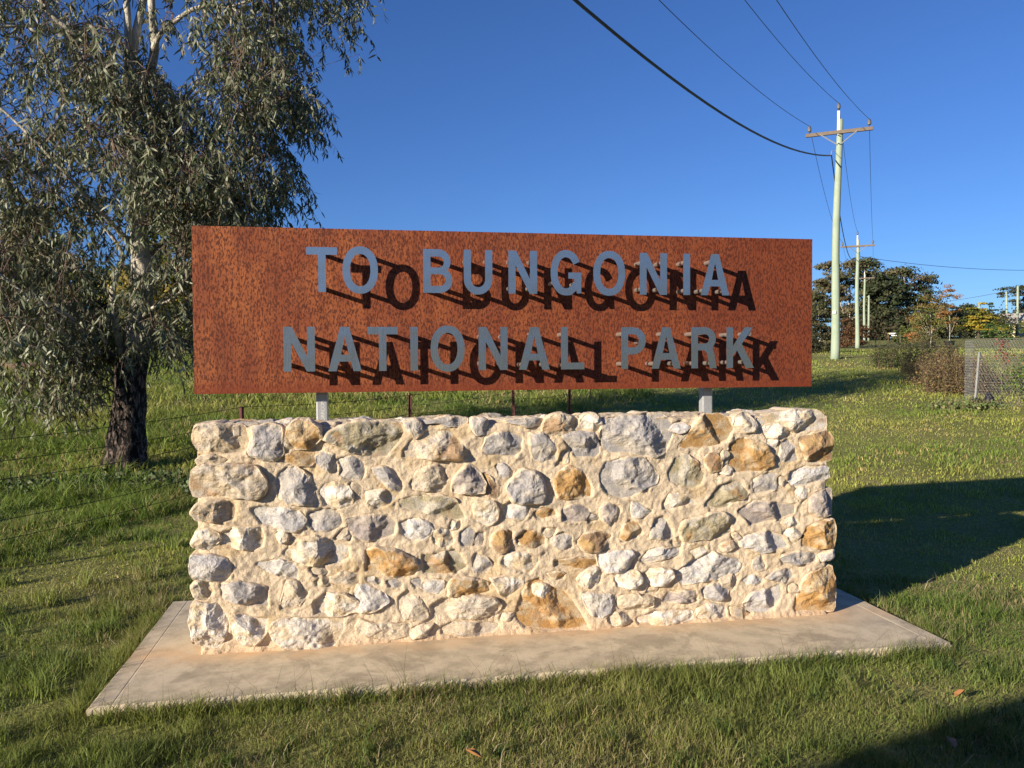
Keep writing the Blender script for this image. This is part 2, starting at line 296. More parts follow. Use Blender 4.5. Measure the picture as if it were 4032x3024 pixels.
# ---------------------------------------------------------------- stone wall
STONES = """t 4 L 20 1151 43 1216 149 1220 273 1210 300 1149 309 1105 271 1067 206 1064 133 1071 59 1082 33 1117
g 4 - 329 1192 395 1205 465 1194 473 1126 470 1062 430 1024 355 1041 304 1061 314 1105 333 1153
o 5 - 507 1188 550 1224 622 1220 664 1190 678 1136 625 1093 553 1084 525 1100 507 1140
w 2 - 473 1121 497 1140 525 1115 520 1085 482 1081
l 5 - 697 1125 717 1169 843 1209 990 1212 1091 1204 1113 1161 1088 1111 1020 1033 954 1030 856 1059 784 1084 726 1110
t 3 L 36 1030 54 1054 132 1051 196 1030 132 1013 49 1010
t 5 L 9 910 21 968 47 1003 326 998 358 958 393 917 385 839 342 816 175 835 28 842 11 881
o 2 - 477 1042 553 1060 639 1048 643 1018 600 990 528 1002 481 1018
g 3 - 653 1033 696 1046 740 1035 756 985 760 945 714 957 676 988
g 2 - 763 1015 841 1028 894 991 906 941 879 907 816 914 777 935 787 974
g 5 - 437 896 457 945 495 973 561 961 613 915 627 861 621 782 564 789 502 801 460 827
w 4 - 670 839 689 878 743 891 791 885 829 839 831 774 760 757 693 774
t 5 L 9 761 37 799 129 814 216 802 227 767 219 714 127 713 31 721
b 3 - 313 764 360 772 454 758 549 745 582 704 572 665 524 637 429 666 359 689
g 2 - 606 728 673 750 741 737 774 721 774 671 740 643 643 642 605 678
m 3 - 813 690 891 702 1034 691 1068 659 1058 599 983 577 865 588 822 634
w 4 L 4 597 34 654 103 660 144 639 146 605 97 568 24 577
w 4 - 153 639 237 659 349 660 370 619 362 566 319 553 226 572 157 585
w 4 - 448 626 471 635 488 619 487 595 461 588
t 1 - 825 874 849 888 878 857 858 828 825 844
w 5 - 474 520 508 553 561 590 643 596 763 566 816 539 815 484 762 456 641 457 522 483
g 3 - 1126 1206 1156 1213 1201 1207 1208 1159 1178 1129 1151 1170
g 2 - 1236 1216 1322 1227 1459 1225 1453 1199 1408 1182 1322 1202 1241 1198
t 5 - 1120 1055 1165 1109 1236 1153 1346 1156 1387 1145 1422 1098 1432 1037 1416 1002 1295 1010 1204 1023 1119 1025
g 4 - 1500 1209 1541 1223 1577 1202 1566 1156 1525 1137 1499 1168
g 3 - 1560 1064 1581 1115 1633 1134 1716 1138 1778 1111 1768 1049 1736 1009 1663 1026 1580 1023
g 3 - 1831 1120 1894 1134 1921 1097 1968 1044 1973 981 1904 983 1851 995 1831 1058
g 3 - 1690 1210 1769 1219 1884 1217 1889 1180 1795 1180 1711 1194
g 3 - 951 960 1015 958 1064 936 1098 885 1105 839 1073 833 1019 877 975 914
c 3 - 1173 893 1193 932 1234 951 1289 965 1335 938 1347 892 1323 832 1243 840 1173 842 1153 873
m 5 - 1395 865 1421 925 1477 959 1523 922 1559 860 1558 814 1476 814 1395 824
n 3 - 1559 911 1600 879 1636 816 1631 785 1563 806
g 3 - 1632 955 1673 959 1709 917 1707 876 1662 897
g 6 - 1698 829 1725 880 1783 925 1835 913 1888 870 1901 817 1890 750 1803 748 1724 756
w 3 - 915 831 964 839 1023 832 1073 805 1038 771 983 748 934 775
l 2 - 1097 779 1172 797 1303 792 1384 779 1419 732 1449 674 1403 666 1277 707 1152 732 1102 749
w 4 - 1496 744 1527 758 1610 750 1633 713 1627 662 1567 633 1521 656 1511 697
b 2 - 1672 727 1714 751 1787 738 1802 681 1765 651 1692 670
o 1 - 1844 679 1892 703 1961 695 1972 669 1903 651 1860 658
b 3 - 1091 658 1161 676 1241 652 1266 615 1251 583 1160 554 1110 602
w 3 - 1268 595 1327 613 1377 595 1382 544 1346 515 1291 543
g 1 - 1428 588 1470 612 1500 595 1489 524 1453 515 1428 542
m 1 - 1508 579 1557 583 1546 521 1497 518
n 4 - 1614 559 1655 589 1718 581 1697 535 1686 489 1639 476 1608 518
o 2 - 1744 543 1791 583 1860 575 1907 536 1902 500 1817 498 1765 511
t 4 - 1908 1180 1924 1216 1998 1233 2078 1218 2105 1187 2062 1151 1977 1127 1939 1122 1908 1149
w 4 - 2121 1207 2170 1230 2218 1221 2234 1179 2218 1143 2159 1162 2126 1181
g 4 - 2014 1121 2094 1129 2202 1127 2218 1085 2223 1017 2201 996 2094 999 2051 1042
g 6 - 2251 1184 2278 1209 2376 1218 2514 1221 2597 1219 2653 1187 2669 1117 2619 1017 2541 992 2431 1011 2294 1020 2256 1047 2240 1116
o 3 - 2709 1036 2765 1099 2821 1178 2878 1217 2935 1211 3009 1199 3044 1136 3010 1072 2935 1047 2822 1033
g 3 - 2234 890 2266 952 2348 971 2464 973 2535 923 2574 869 2558 827 2485 803 2419 757 2353 749 2277 778 2244 822
l 2 - 2647 888 2686 962 2754 981 2816 931 2861 871 2844 818 2776 798 2697 817 2658 845
n 3 - 2870 957 2924 982 2958 954 2953 901 2907 894
o 4 - 1970 872 2002 908 2050 938 2104 910 2152 867 2176 824 2176 771 2066 765 1991 767 1970 815
w 2 - 2613 713 2653 749 2709 763 2776 729 2799 706 2709 696 2653 674 2613 681
l 3 - 2870 687 2912 740 2958 798 3027 817 3096 815 3131 754 3108 722 3027 703 3010 677 2930 674
m 2 - 2012 688 2066 718 2125 710 2165 688 2152 646 2060 629 2012 641
m 3 - 2233 685 2277 710 2337 702 2353 680 2315 639 2304 598 2255 637
b 2 - 2419 683 2430 720 2463 719 2502 680 2541 668 2485 643 2441 640
o 3 - 2375 568 2408 615 2452 597 2477 542 2419 524 2364 505 2353 532
g 3 - 2535 535 2563 619 2608 633 2653 578 2675 507 2619 504 2541 513
l 4 - 2714 554 2737 601 2850 623 2965 641 3011 601 3034 529 2971 499 2850 499 2760 476 2731 510
g 3 - 1953 534 2006 563 2052 540 2057 482 2011 479 1963 497
n 4 - 2097 506 2135 542 2211 554 2293 535 2249 494 2211 459 2156 456 2124 479
w 4 - 3055 1200 3095 1219 3142 1202 3179 1166 3168 1122 3107 1121 3061 1157
w 4 R 3205 1187 3293 1218 3434 1237 3583 1237 3646 1184 3638 1129 3435 1111 3376 1145 3317 1163 3217 1159
w 3 - 3217 1138 3317 1149 3370 1137 3423 1092 3364 1083 3258 1082
o 3 - 3026 1039 3084 1070 3177 1057 3247 1023 3294 967 3291 912 3201 888 3061 881 3027 920
w 2 - 3267 1060 3323 1059 3294 1011 3273 1030
g 2 - 3352 1037 3394 1063 3429 1007 3459 941 3406 931 3347 949
n 5 R 3471 1061 3554 1098 3650 1104 3674 1056 3678 935 3585 926 3519 939 3489 995
g 2 - 3178 829 3259 859 3306 857 3309 781 3248 755 3189 757
b 2 R 3395 800 3412 865 3495 890 3651 894 3661 824 3556 800 3472 770
m 4 R 3538 696 3580 733 3676 754 3686 601 3593 594 3539 629
m 3 - 3079 647 3178 698 3289 683 3437 666 3431 622 3290 589 3161 562 3132 596
w 2 - 3355 565 3408 590 3449 577 3458 549 3390 550
o 5 R 3492 465 3521 525 3587 555 3689 579 3702 484 3684 406 3588 405 3492 421
b 4 - 3086 461 3132 498 3290 513 3343 488 3394 425 3320 407 3232 400 3109 433
w 2 - 3367 504 3438 523 3485 499 3438 467
w 2 - 3451 759 3520 762 3496 692 3473 698
b 6 L 2 475 9 528 110 525 179 500 209 469 189 407 163 389 99 397 19 413
b 3 - 342 467 403 479 521 463 535 428 537 378 487 401 393 430
w 3 L -3 364 30 391 89 383 102 333 74 301 17 309
g 5 - 154 370 237 380 331 350 382 342 385 238 329 257 259 271 166 296
t 2 - 727 378 800 394 868 386 865 336 736 340
t 2 - 640 358 688 380 712 369 688 345 649 337
w 5 L -3 194 5 276 129 264 165 217 188 182 178 123 135 33 88 36 4 71
w 5 - 197 196 258 197 328 173 380 165 365 106 326 40 256 59 224 120
w 4 - 412 93 427 152 493 168 589 157 685 151 782 139 777 95 732 2 635 -1 491 19 430 58
w 4 - 633 244 687 285 784 275 847 246 851 191 734 173 637 193
c 3 - 487 366 534 359 591 296 542 234 513 206 456 224 471 288
o 5 - 916 509 976 526 1070 501 1109 479 1164 461 1179 415 1163 370 1098 363 999 389 910 404
l 3 - 1219 469 1300 470 1392 491 1427 459 1458 396 1401 373 1299 368 1224 382
g 2 - 1499 440 1510 465 1556 442 1592 404 1576 369 1504 368
w 3 - 1670 431 1712 461 1791 452 1859 427 1848 391 1811 346 1753 370 1691 384 1659 411
b 4 - 850 281 870 320 919 312 993 273 1020 231 947 190 878 184 849 201
b 3 - 1203 292 1238 330 1324 326 1314 285 1293 264 1228 275
o 4 - 1360 293 1380 333 1452 329 1565 308 1586 255 1503 239 1359 242
w 4 - 1602 321 1659 328 1753 318 1771 281 1721 242 1689 213 1638 267
o 3 - 1736 106 1773 218 1816 294 1869 307 1933 256 2018 225 2066 175 2114 98 2157 21 2082 5 1921 16 1788 40 1752 74
c 3 - 1087 247 1127 276 1187 242 1222 194 1239 136 1196 119 1121 134 1086 186
c 4 - 1262 191 1323 223 1451 226 1596 218 1642 179 1632 123 1502 115 1348 130 1272 140
c 2 - 1317 65 1373 87 1502 79 1631 60 1594 16 1450 10 1322 34
c 3 - 858 99 888 133 971 102 1046 93 1125 98 1150 35 1045 27 921 45 867 74
c 4 - 1160 70 1216 82 1272 88 1225 25 1160 19
g 1 - 910 363 949 366 989 346 983 329 924 342
g 1 - 1018 337 1083 339 1093 308 1038 316
g 1 - 1158 330 1198 343 1203 302 1173 298
o 2 - 1963 401 2048 408 2200 405 2205 373 2134 366 2059 370 1968 380
b 5 - 2221 425 2320 442 2421 437 2427 341 2347 332 2254 334 2232 377
b 4 - 2474 387 2513 427 2580 446 2714 445 2709 413 2569 382 2507 364
w 4 - 2096 295 2134 330 2199 353 2235 319 2226 272 2183 248 2113 267
w 4 - 2319 283 2347 313 2435 319 2471 275 2418 235 2336 250
w 4 - 2485 301 2541 324 2647 324 2664 286 2619 245 2557 238 2502 262
b 4 - 2692 300 2737 330 2799 370 2868 400 2931 397 2994 372 3069 363 3104 306 3052 276 2937 260 2822 245 2731 228
b 4 - 2129 198 2156 212 2286 194 2300 146 2278 94 2231 75 2182 94 2150 138
c 4 - 2325 155 2358 179 2507 171 2546 163 2535 110 2429 100 2346 116
m 4 - 2619 143 2647 179 2715 181 2800 187 2817 131 2732 128 2641 131
g 5 - 2851 189 2914 218 3012 229 3006 175 2948 129 2874 144
c 4 - 2275 57 2319 80 2396 70 2407 22 2319 17
w 3 - 2451 40 2540 72 2653 71 2777 74 2794 19 2709 13 2596 7 2462 15
w 3 - 2822 82 2880 95 2995 77 3003 22 2908 23 2822 33
o 2 - 1925 335 2011 336 2010 310 1962 307
w 5 - 1840 267 1888 280 1925 257 1898 211 1845 235
w 2 - 2782 420 2862 443 2868 416 2811 392
t 3 - 2965 444 3023 463 3054 432 2982 419
g 3 - 3350 349 3367 376 3468 382 3582 365 3576 327 3498 319 3367 326
g 4 R 3594 362 3681 388 3679 338 3618 319
g 2 - 3179 352 3220 372 3244 305 3203 296 3173 308
o 4 R 3440 45 3469 143 3517 241 3601 270 3679 280 3709 219 3708 18 3560 16 3452 28
b 3 - 3116 97 3162 150 3262 161 3344 189 3351 117 3298 54 3239 30 3145 52
g 3 - 3261 243 3356 277 3415 279 3427 234 3368 215 3285 231
b 1 - 3109 235 3168 254 3238 233 3221 207 3144 211
w 1 - 3408 467 3485 497 3492 475 3438 450
c 3 - 2965 248 3017 267 3075 242 3040 189 2982 204"""
CODE = {'g': (.37, .35, .335), 'b': (.50, .48, .465), 'w': (.66, .61, .53), 't': (.49, .395, .265), 'l': (.36, .31, .195), 'o': (.40, .235, .085), 'm': (.33, .285, .265), 'n': (.25, .165, .10), 'c': (.54, .455, .33)}
ALT = {'g': (.50, .45, .38), 'b': (.58, .54, .47), 'w': (.56, .45, .29), 't': (.50, .44, .36), 'l': (.48, .44, .36), 'o': (.50, .40, .26), 'm': (.46, .40, .33), 'n': (.42, .28, .12), 'c': (.50, .44, .36)}
MORT = np.array((.67, .545, .385))
def centroid(P):
    x, y = P[:, 0], P[:, 1]; x1, y1 = np.roll(x, -1), np.roll(y, -1); c = x*y1-x1*y; A = c.sum()/2
    return np.array([((x+x1)*c).sum()/(6*A), ((y+y1)*c).sum()/(6*A)]), abs(A)
def resample(P, n):
    Q = np.concatenate([P*.90+np.roll(P, -1, 0)*.10, P*.10+np.roll(P, -1, 0)*.90], 1).reshape(-1, 2)
    Q = np.vstack([Q, Q[:1]]); L = np.concatenate([[0], np.cumsum(np.hypot(*np.diff(Q, axis=0).T))])
    s = np.linspace(0, L[-1], n, endpoint=False); return np.stack([np.interp(s, L, Q[:, 0]), np.interp(s, L, Q[:, 1])], 1), L[-1]
def stone_mesh(P, H, code, seed, D, step=.009, iron=.5, grow=.004):
    """P outline in (u, v) metres, returns verts as (u, v, out), faces, colours"""
    r = random.Random(seed); c, A = centroid(P); rad = math.sqrt(A/math.pi)
    _, per = resample(P, 16); n = int(min(120, max(22, per/step))); q, _ = resample(P, n)
    mr = int(min(28, max(6, rad/(step*.8))))
    dq = q-c; ln = np.hypot(dq[:, 0], dq[:, 1])[:, None]; q = q+dq/ln*grow; off = np.full((n, 1), seed*3.7)
    q = q+dq/ln*fbm(np.hstack([q, off]), 22, 3, seed)[:, None]*.012
    t = np.arange(1, mr+1)/mr; s = 1-(1-t)**1.6
    pts = (c+(q-c)[None]*s[:, None, None]).reshape(-1, 2); pts = np.vstack([[c], pts])
    d = np.concatenate([[rad], ((1-s)[:, None]*np.hypot(*(q-c).T)[None]*.85).ravel()])
    rr = .010+.018*r.random(); e = np.clip(d/rr, 0, 1); h = H*np.sqrt(np.clip(1-(1-e)**2, 0, 1))
    rel = (pts-c)/rad; ta = r.random()*6.28; tm = r.random()*.30
    h = h*(1+tm*(rel[:, 0]*math.cos(ta)+rel[:, 1]*math.sin(ta)))
    for k in range(r.randint(4, 7)):
        a = r.random()*6.28; sl = .25+r.random()**1.3*1.7; o_ = -.1+.8*r.random()
        w = rel[:, 0]*math.cos(a)+rel[:, 1]*math.sin(a)
        h = np.minimum(h, H*(.86+.2*r.random())-sl*(w-o_)*rad*.45)
    p3 = np.column_stack([pts, h]); n3 = p3+seed*1.37
    strat = np.abs(fbm(n3*np.array([1, 1.7, 1]), 16, 3, seed+3)); edge = np.clip(d/.01, 0, 1)
    h = h+(fbm(n3, 14, 2, seed)*.014*min(1, rad/.05)-strat*.010+fbm(n3, 40, 3, seed+9)*.0065)*edge*min(1.2, H/.03)
    h = np.maximum(h, -.004)
    nb = [pts, h]
    v = np.column_stack([pts, h]); nr = len(v)
    back = np.column_stack([c+(q-c)*1.0, np.full(n, -D*.45)]); back[:, :2] += (fbm(back, 12, 2, seed)*.008)[:, None]
    back2 = np.column_stack([c+(q-c)*.96, np.full(n, -D)])
    v = np.vstack([v, back, back2, [[c[0], c[1], -D]]])
    f = []
    for k in range(n): f.append((0, 1+k, 1+(k+1) % n))
    for j in range(mr+1):
        for k in range(n): a = 1+j*n+k; b = 1+j*n+(k+1) % n; f.append((a, a+n, b+n, b))
    lb = 1+(mr+1)*n
    for k in range(n): f.append((lb+k, len(v)-1, lb+(k+1) % n))
    # colour: body, second tone in veins, iron staining, smeared mortar at the rim
    N = len(v); vv = v+seed*2.11; c1 = np.array(CODE[code])*(.9+.22*r.random()); c2 = np.array(ALT[code])
    a1 = np.clip(fbm(vv*np.array([1, 1.6, 1]), 15, 4, seed+20)*2.2+.3, 0, 1)[:, None]; col = c1*(1-a1)+c2*a1
    a2 = np.clip((fbm(vv, 9, 3, seed+31)-(.22 if code in 'otnl' else .42 if code in 'wcm' else .5))*5, 0, 1)[:, None]*.75*iron*1.6
    col = col*(1-np.clip(a2, 0, .8))+np.array((.37, .19, .06))*np.clip(a2, 0, .8)
    dd = np.concatenate([d, np.zeros(N-nr)]); sm = np.clip((.004+grow*.45-dd)/.010+fbm(vv, 24, 3, seed+40)*1.7, 0, 1)
    sm2 = np.clip((fbm(vv, 20, 3, seed+55)-.38)*4, 0, .8); sm = np.maximum(sm, sm2*(.9 if code in 'wct' else .35))[:, None]
    col = col*(1-sm)+MORT*sm
    return v, f, col
def face_front(v): return np.column_stack([v[:, 0], -v[:, 2]+.004, v[:, 1]])
WX0, WX1, WD, WH = .035, 3.655, .45, 1.205
wall = empty('stone_wall', (WX0, 0, 0), 'chest-high rubble stone wall in cream mortar on the concrete slab', 'wall')
POLYS = []
def add_stone(v, f, col):
    o = mesh('stone', v, f, M_STONE, None, False, col=col); o.parent = wall; o.matrix_parent_inverse = Matrix.Translation((-WX0, 0, 0)); return o
def seg_dist(p, P):
    best = np.full(len(p), 1e9); ins = np.zeros(len(p), bool)
    for a, b in zip(P, np.roll(P, -1, 0)):
        ab = b-a; t = np.clip(((p-a)@ab)/max(1e-12, ab@ab), 0, 1); best = np.minimum(best, np.hypot(*(p-a-t[:, None]*ab).T))
        cnd = (a[1] > p[:, 1]) != (b[1] > p[:, 1]); xi = (b[0]-a[0])*(p[:, 1]-a[1])/(b[1]-a[1]+1e-12)+a[0]; ins ^= cnd & (p[:, 0] < xi)
    return np.where(ins, -best, best)
def build_wall():
    for i, l in enumerate(STONES.strip().splitlines()):
        t = l.split(); P = np.array(list(map(float, t[3:]))).reshape(-1, 2)/1000.
        _, A = centroid(P)
        if ((P[:, 0]*np.roll(P[:, 1], -1)-np.roll(P[:, 0], -1)*P[:, 1]).sum()) < 0: P = P[::-1]
        POLYS.append(P); H = float(t[1])*.0088+.004
        v, f, col = stone_mesh(P, H*1.08, t[0], i+1, .21 if t[2] != '-' else .05, grow=.019 if t[2] == '-' else .012)
        add_stone(face_front(v), f, col)
    # small filler stones and chips pressed into the wide joints
    rf = random.Random(9); nf = 0; gx, gz = np.meshgrid(np.linspace(.07, 3.60, 236), np.linspace(.04, 1.16, 75)); G = np.column_stack([gx.ravel(), gz.ravel()]); D_ = np.full(len(G), 1.)
    for P in POLYS: D_ = np.minimum(D_, seg_dist(G, P))
    while nf < 16 and D_.max() > .032:
        ok = np.where(D_ > .032)[0]; j = ok[rf.randrange(len(ok))]; c = G[j:j+1]; need = float(D_[j])*.95; th = rf.uniform(-.5, .5)
        k = rf.randint(4, 6); P = np.array([(need*rf.uniform(1.05, 1.55)*math.cos(a), need*rf.uniform(.62, .95)*math.sin(a)) for a in [2*math.pi*(z_+rf.random()*.5)/k for z_ in range(k)]])
        P = P @ np.array([[math.cos(th), math.sin(th)], [-math.sin(th), math.cos(th)]])+c; D_ = np.minimum(D_, seg_dist(G, P))
        POLYS.append(P); nf += 1; v, f, col = stone_mesh(P, rf.uniform(.012, .026), rf.choice('wwccgtb'), 300+nf, .04); add_stone(face_front(v), f, col)
    # other faces: courses of irregular stones laid procedurally
    rg = random.Random(5); sd_ = 500
    def courses(U, V, tf, prob=1.0, hh=.17, Hs=(.015, .035)):
        nonlocal sd_
        v0 = .05
        while v0 < V-.06:
            ch = hh*(.75+.5*rg.random()); ch = min(ch, V-.02-v0); u0 = .03+rg.random()*.05
            while u0 < U-.07:
                w = ch*(.9+1.1*rg.random()); w = min(w, U-.02-u0)
                if w < .06: break
                cx, cy = u0+w/2, v0+ch/2; k = rg.randint(6, 8); ph = rg.random()
                P = np.array([(cx+w*.46*math.copysign(abs(math.cos(a))**.6, math.cos(a))*(.82+.26*rg.random()), cy+ch*.44*math.copysign(abs(math.sin(a))**.6, math.sin(a))*(.82+.26*rg.random())) for a in [2*math.pi*(q+ph)/k for q in range(k)]])
                if rg.random() < prob:
                    sd_ += 1; vv, ff, cc = stone_mesh(P, Hs[0]+rg.random()*(Hs[1]-Hs[0]), rg.choice('wwgbtlmcgo'), sd_, .04, .014, .35)
                    add_stone(tf(vv), ff, cc)
                u0 += w+.025
            v0 += ch+.025
    courses(WX1-WX0-.04, WH, lambda v: np.column_stack([WX1-.02-v[:, 0], WD+v[:, 2]-.004, v[:, 1]]), .95, .27)
    courses(WD-.23, WH, lambda v: np.column_stack([WX1+v[:, 2]-.004, .22+v[:, 0], v[:, 1]]), 1, .16)
    courses(WD-.23, WH, lambda v: np.column_stack([WX0-v[:, 2]+.004, WD-.02-v[:, 0], v[:, 1]]), 1, .16)
    # flat stones bedded on the top
    for row, (ya, yb) in enumerate(((.02, .16), (.15, .30), (.29, .43))):
        x = WX0+.02+rg.random()*.1
        while x < WX1-.1:
            w = .12+.2*rg.random(); w = min(w, WX1-.01-x); cx, cy = x+w/2, (ya+yb)/2+(rg.random()-.5)*.03
            if not any(abs(cx-px) < w/2+.05 and abs(cy-.275) < .11 for px in (.67, 2.99)):
                k = rg.randint(6, 8); P = np.array([(cx+w*.47*math.cos(a)*(.85+.3*rg.random()), cy+(yb-ya)*.52*math.sin(a)*(.85+.3*rg.random())) for a in [2*math.pi*q/k for q in range(k)]])
                sd_ += 1; vv, ff, cc = stone_mesh(P, .010+.022*rg.random()**1.3, rg.choice('wwcgtwo'), sd_, .05, .011, .45)
                add_stone(np.column_stack([vv[:, 0], vv[:, 1], WH+vv[:, 2]+.002]), ff, cc)
            x += w+.02+.04*rg.random()
def build_mortar():
    st = .0085; V = []; F = []; n0 = 0
    def grid(nu, nv, fn):
        nonlocal n0
        U, Vv = np.meshgrid(np.linspace(0, 1, nu), np.linspace(0, 1, nv)); V.append(fn(U.ravel(), Vv.ravel()))
        i = np.arange(nv-1)[:, None]*nu; k = np.arange(nu-1)[None]; F.append((np.stack([i+k, i+k+1, i+k+1+nu, i+k+nu], -1).reshape(-1, 4))+n0); n0 += nu*nv
    Lx = WX1-WX0; nx = int(Lx/st); nz = int(WH/st)+6; ny = int(WD/st/1.6)
    z0 = -.004
    X = lambda u: WX0+u*Lx; Zf = lambda v: z0+v*(WH-z0)
    grid(nx, nz, lambda u, v: np.column_stack([X(u), 0*u, Zf(v)]))
    grid(nx, nz, lambda u, v: np.column_stack([X(1-u), 0*u+WD, Zf(v)]))
    grid(ny, nz, lambda u, v: np.column_stack([0*u+WX0, WD*(1-u), Zf(v)]))
    grid(ny, nz, lambda u, v: np.column_stack([0*u+WX1, WD*u, Zf(v)]))
    grid(nx, ny, lambda u, v: np.column_stack([X(u), WD*v, 0*u+WH]))
    v = np.vstack(V); f = np.vstack(F); e = 1e-6
    fr = v[:, 1] < e; bk = v[:, 1] > WD-e; lf = v[:, 0] < WX0+e; rt = v[:, 0] > WX1-e; tp = v[:, 2] > WH-e
    nrm = np.zeros_like(v); nrm[fr, 1] -= 1; nrm[bk, 1] += 1; nrm[lf, 0] -= 1; nrm[rt, 0] += 1; nrm[tp, 2] += 1
    h = fbm(v, 5, 3, 77)*.016+fbm(v, 15, 3, 78)*.010+np.abs(fbm(v, 26, 2, 80))*.008+fbm(v, 60, 2, 79)*.005
    # rounded arrises
    inset = (np.abs(nrm).sum(1) > 1.5); 
    edg = np.minimum.reduce([np.where(fr | bk, 9, np.minimum(v[:, 1], WD-v[:, 1])), np.where(lf | rt, 9, np.minimum(v[:, 0]-WX0, WX1-v[:, 0])), np.where(tp, 9, WH-v[:, 2])])
    h = h-.018*np.exp(-np.clip(edg, 0, 1)/.02)*(~inset)-.012*inset
    pf = v[:, [0, 2]]; only = fr & ~inset; dmin = np.full(len(v), 1.0); stain = np.zeros(len(v))
    for P in POLYS:
        lo = P.min(0)-.07; hi = P.max(0)+.07
        idx = np.where(only & (pf[:, 0] > lo[0]) & (pf[:, 0] < hi[0]) & (pf[:, 1] > lo[1]) & (pf[:, 1] < hi[1]))[0]
        if len(idx): dmin[idx] = np.minimum(dmin[idx], seg_dist(pf[idx], P))
    lap = np.where(dmin > .014, np.exp(-np.clip(dmin-.010, 0, 1)/.016), np.clip(1+(dmin-.014)/.004, -2.5, 1)); amp = np.maximum(.003+.014*fbm(v, 11, 2, 60), .0008)
    h = np.where(only & (dmin < .5), h*np.clip(.45+dmin/.025, .2, 1)+np.where(lap > 0, lap*amp, lap*.006), h)
    low = np.clip((.03-v[:, 2])/.03, 0, 1); h = h+low*.012*only
    v = v+nrm*h[:, None]
    tone = fbm(v, 3, 4, 91); m = np.clip(tone*1.5+.4, 0, 1)[:, None]; col = MORT*(1-m*.25)+np.array((.66, .565, .43))*m*.25
    st_ = np.clip((fbm(v, 5, 3, 95)-.25)*3, 0, .6)[:, None]; col = col*(1-st_)+np.array((.56, .41, .22))*st_
    bt = np.clip((.05-v[:, 2])/.05, 0, 1)[:, None]*.6; col = col*(1-bt)+np.array((.58, .38, .22))*bt
    o = mesh('mortar_core', v, f, M_MORTAR, None, True, col=col)
    bm = bmesh.new(); bm.from_mesh(o.data); bmesh.ops.remove_doubles(bm, verts=bm.verts, dist=1e-4); bm.to_mesh(o.data); bm.free()
    o.parent = wall; o.matrix_parent_inverse = Matrix.Translation((-WX0, 0, 0))
build_wall(); build_mortar()
# ---------------------------------------------------------------- sign
PX0, PX1, PZ0, PZ1, PY = .004, 3.634, 1.373, 2.280, .15
sign = empty('park_sign', (1.82, .275, 1.20), 'long rusty steel sign with raised silver letters on two posts above the wall', 'sign')
SI = Matrix.Translation((-1.82, -.275, -1.20))
def sp(o, parent=None):
    o.parent = parent or sign; o.matrix_parent_inverse = SI if not parent else Matrix.Identity(4); return o
def panel():
    b = MB(); t = .004; d = .035
    b.box((PX0, PY, PZ0), (PX1, PY+t, PZ1))
    b.box((PX0, PY+t+.0005, PZ0), (PX0+t, PY+d, PZ1)); b.box((PX1-t, PY+t+.0005, PZ0), (PX1, PY+d, PZ1))
    b.box((PX0+t+.0005, PY+t+.0005, PZ1-t), (PX1-t-.0005, PY+d, PZ1)); b.box((PX0+t+.0005, PY+t+.0005, PZ0), (PX1-t-.0005, PY+d, PZ0+t))
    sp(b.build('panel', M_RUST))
    for z in (1.55, 2.05):
        b = MB(); b.box((PX0+.05, PY+t+.001, z), (PX1-.05, .236, z+.05)); sp(b.build('rail', M_GALV, bevel=.004))
panel()
for pi_, px in enumerate((.672, 2.992)):
    b = MB(); b.box((px-.0325, .2425, 1.10), (px+.0325, .3075, 2.12)); po = sp(b.build('post', M_GALV, bevel=.007))
    if pi_ == 0:
        cu = bpy.data.curves.new('stencil', 'FONT'); cu.body = 'ORRCON'; cu.size = .030; cu.space_character = .92; cu.extrude = .0004; cu.fill_mode = 'BOTH'
        to = bpy.data.objects.new('stencil', cu); COL.objects.link(to)
        bpy.context.view_layer.update(); me = bpy.data.meshes.new_from_object(to); bpy.data.objects.remove(to)
        me.materials.append(m_plain('white_stencil_paint', (.66, .66, .62), .7)); ob = bpy.data.objects.new('stencil_lettering', me); COL.objects.link(ob)
        ob.matrix_world = Matrix(((0, -1, 0, px+.014), (0, 0, -1, .2418), (1, 0, 0, 1.205), (0, 0, 0, 1)))
        bpy.context.view_layer.update(); mw = ob.matrix_world.copy(); ob.parent = po; ob.matrix_parent_inverse = Matrix.Identity(4); ob.matrix_world = mw
HC, S_ = .240, .0405
def arc(cx, cy, rx, ry, a0, a1, n=14, p=2.0):
    o = []
    for i in range(n+1):
        a = math.radians(a0+(a1-a0)*i/n); c, s = math.cos(a), math.sin(a)
        o.append((cx+rx*math.copysign(abs(c)**(2/p), c), cy+ry*math.copysign(abs(s)**(2/p), s)))
    return o
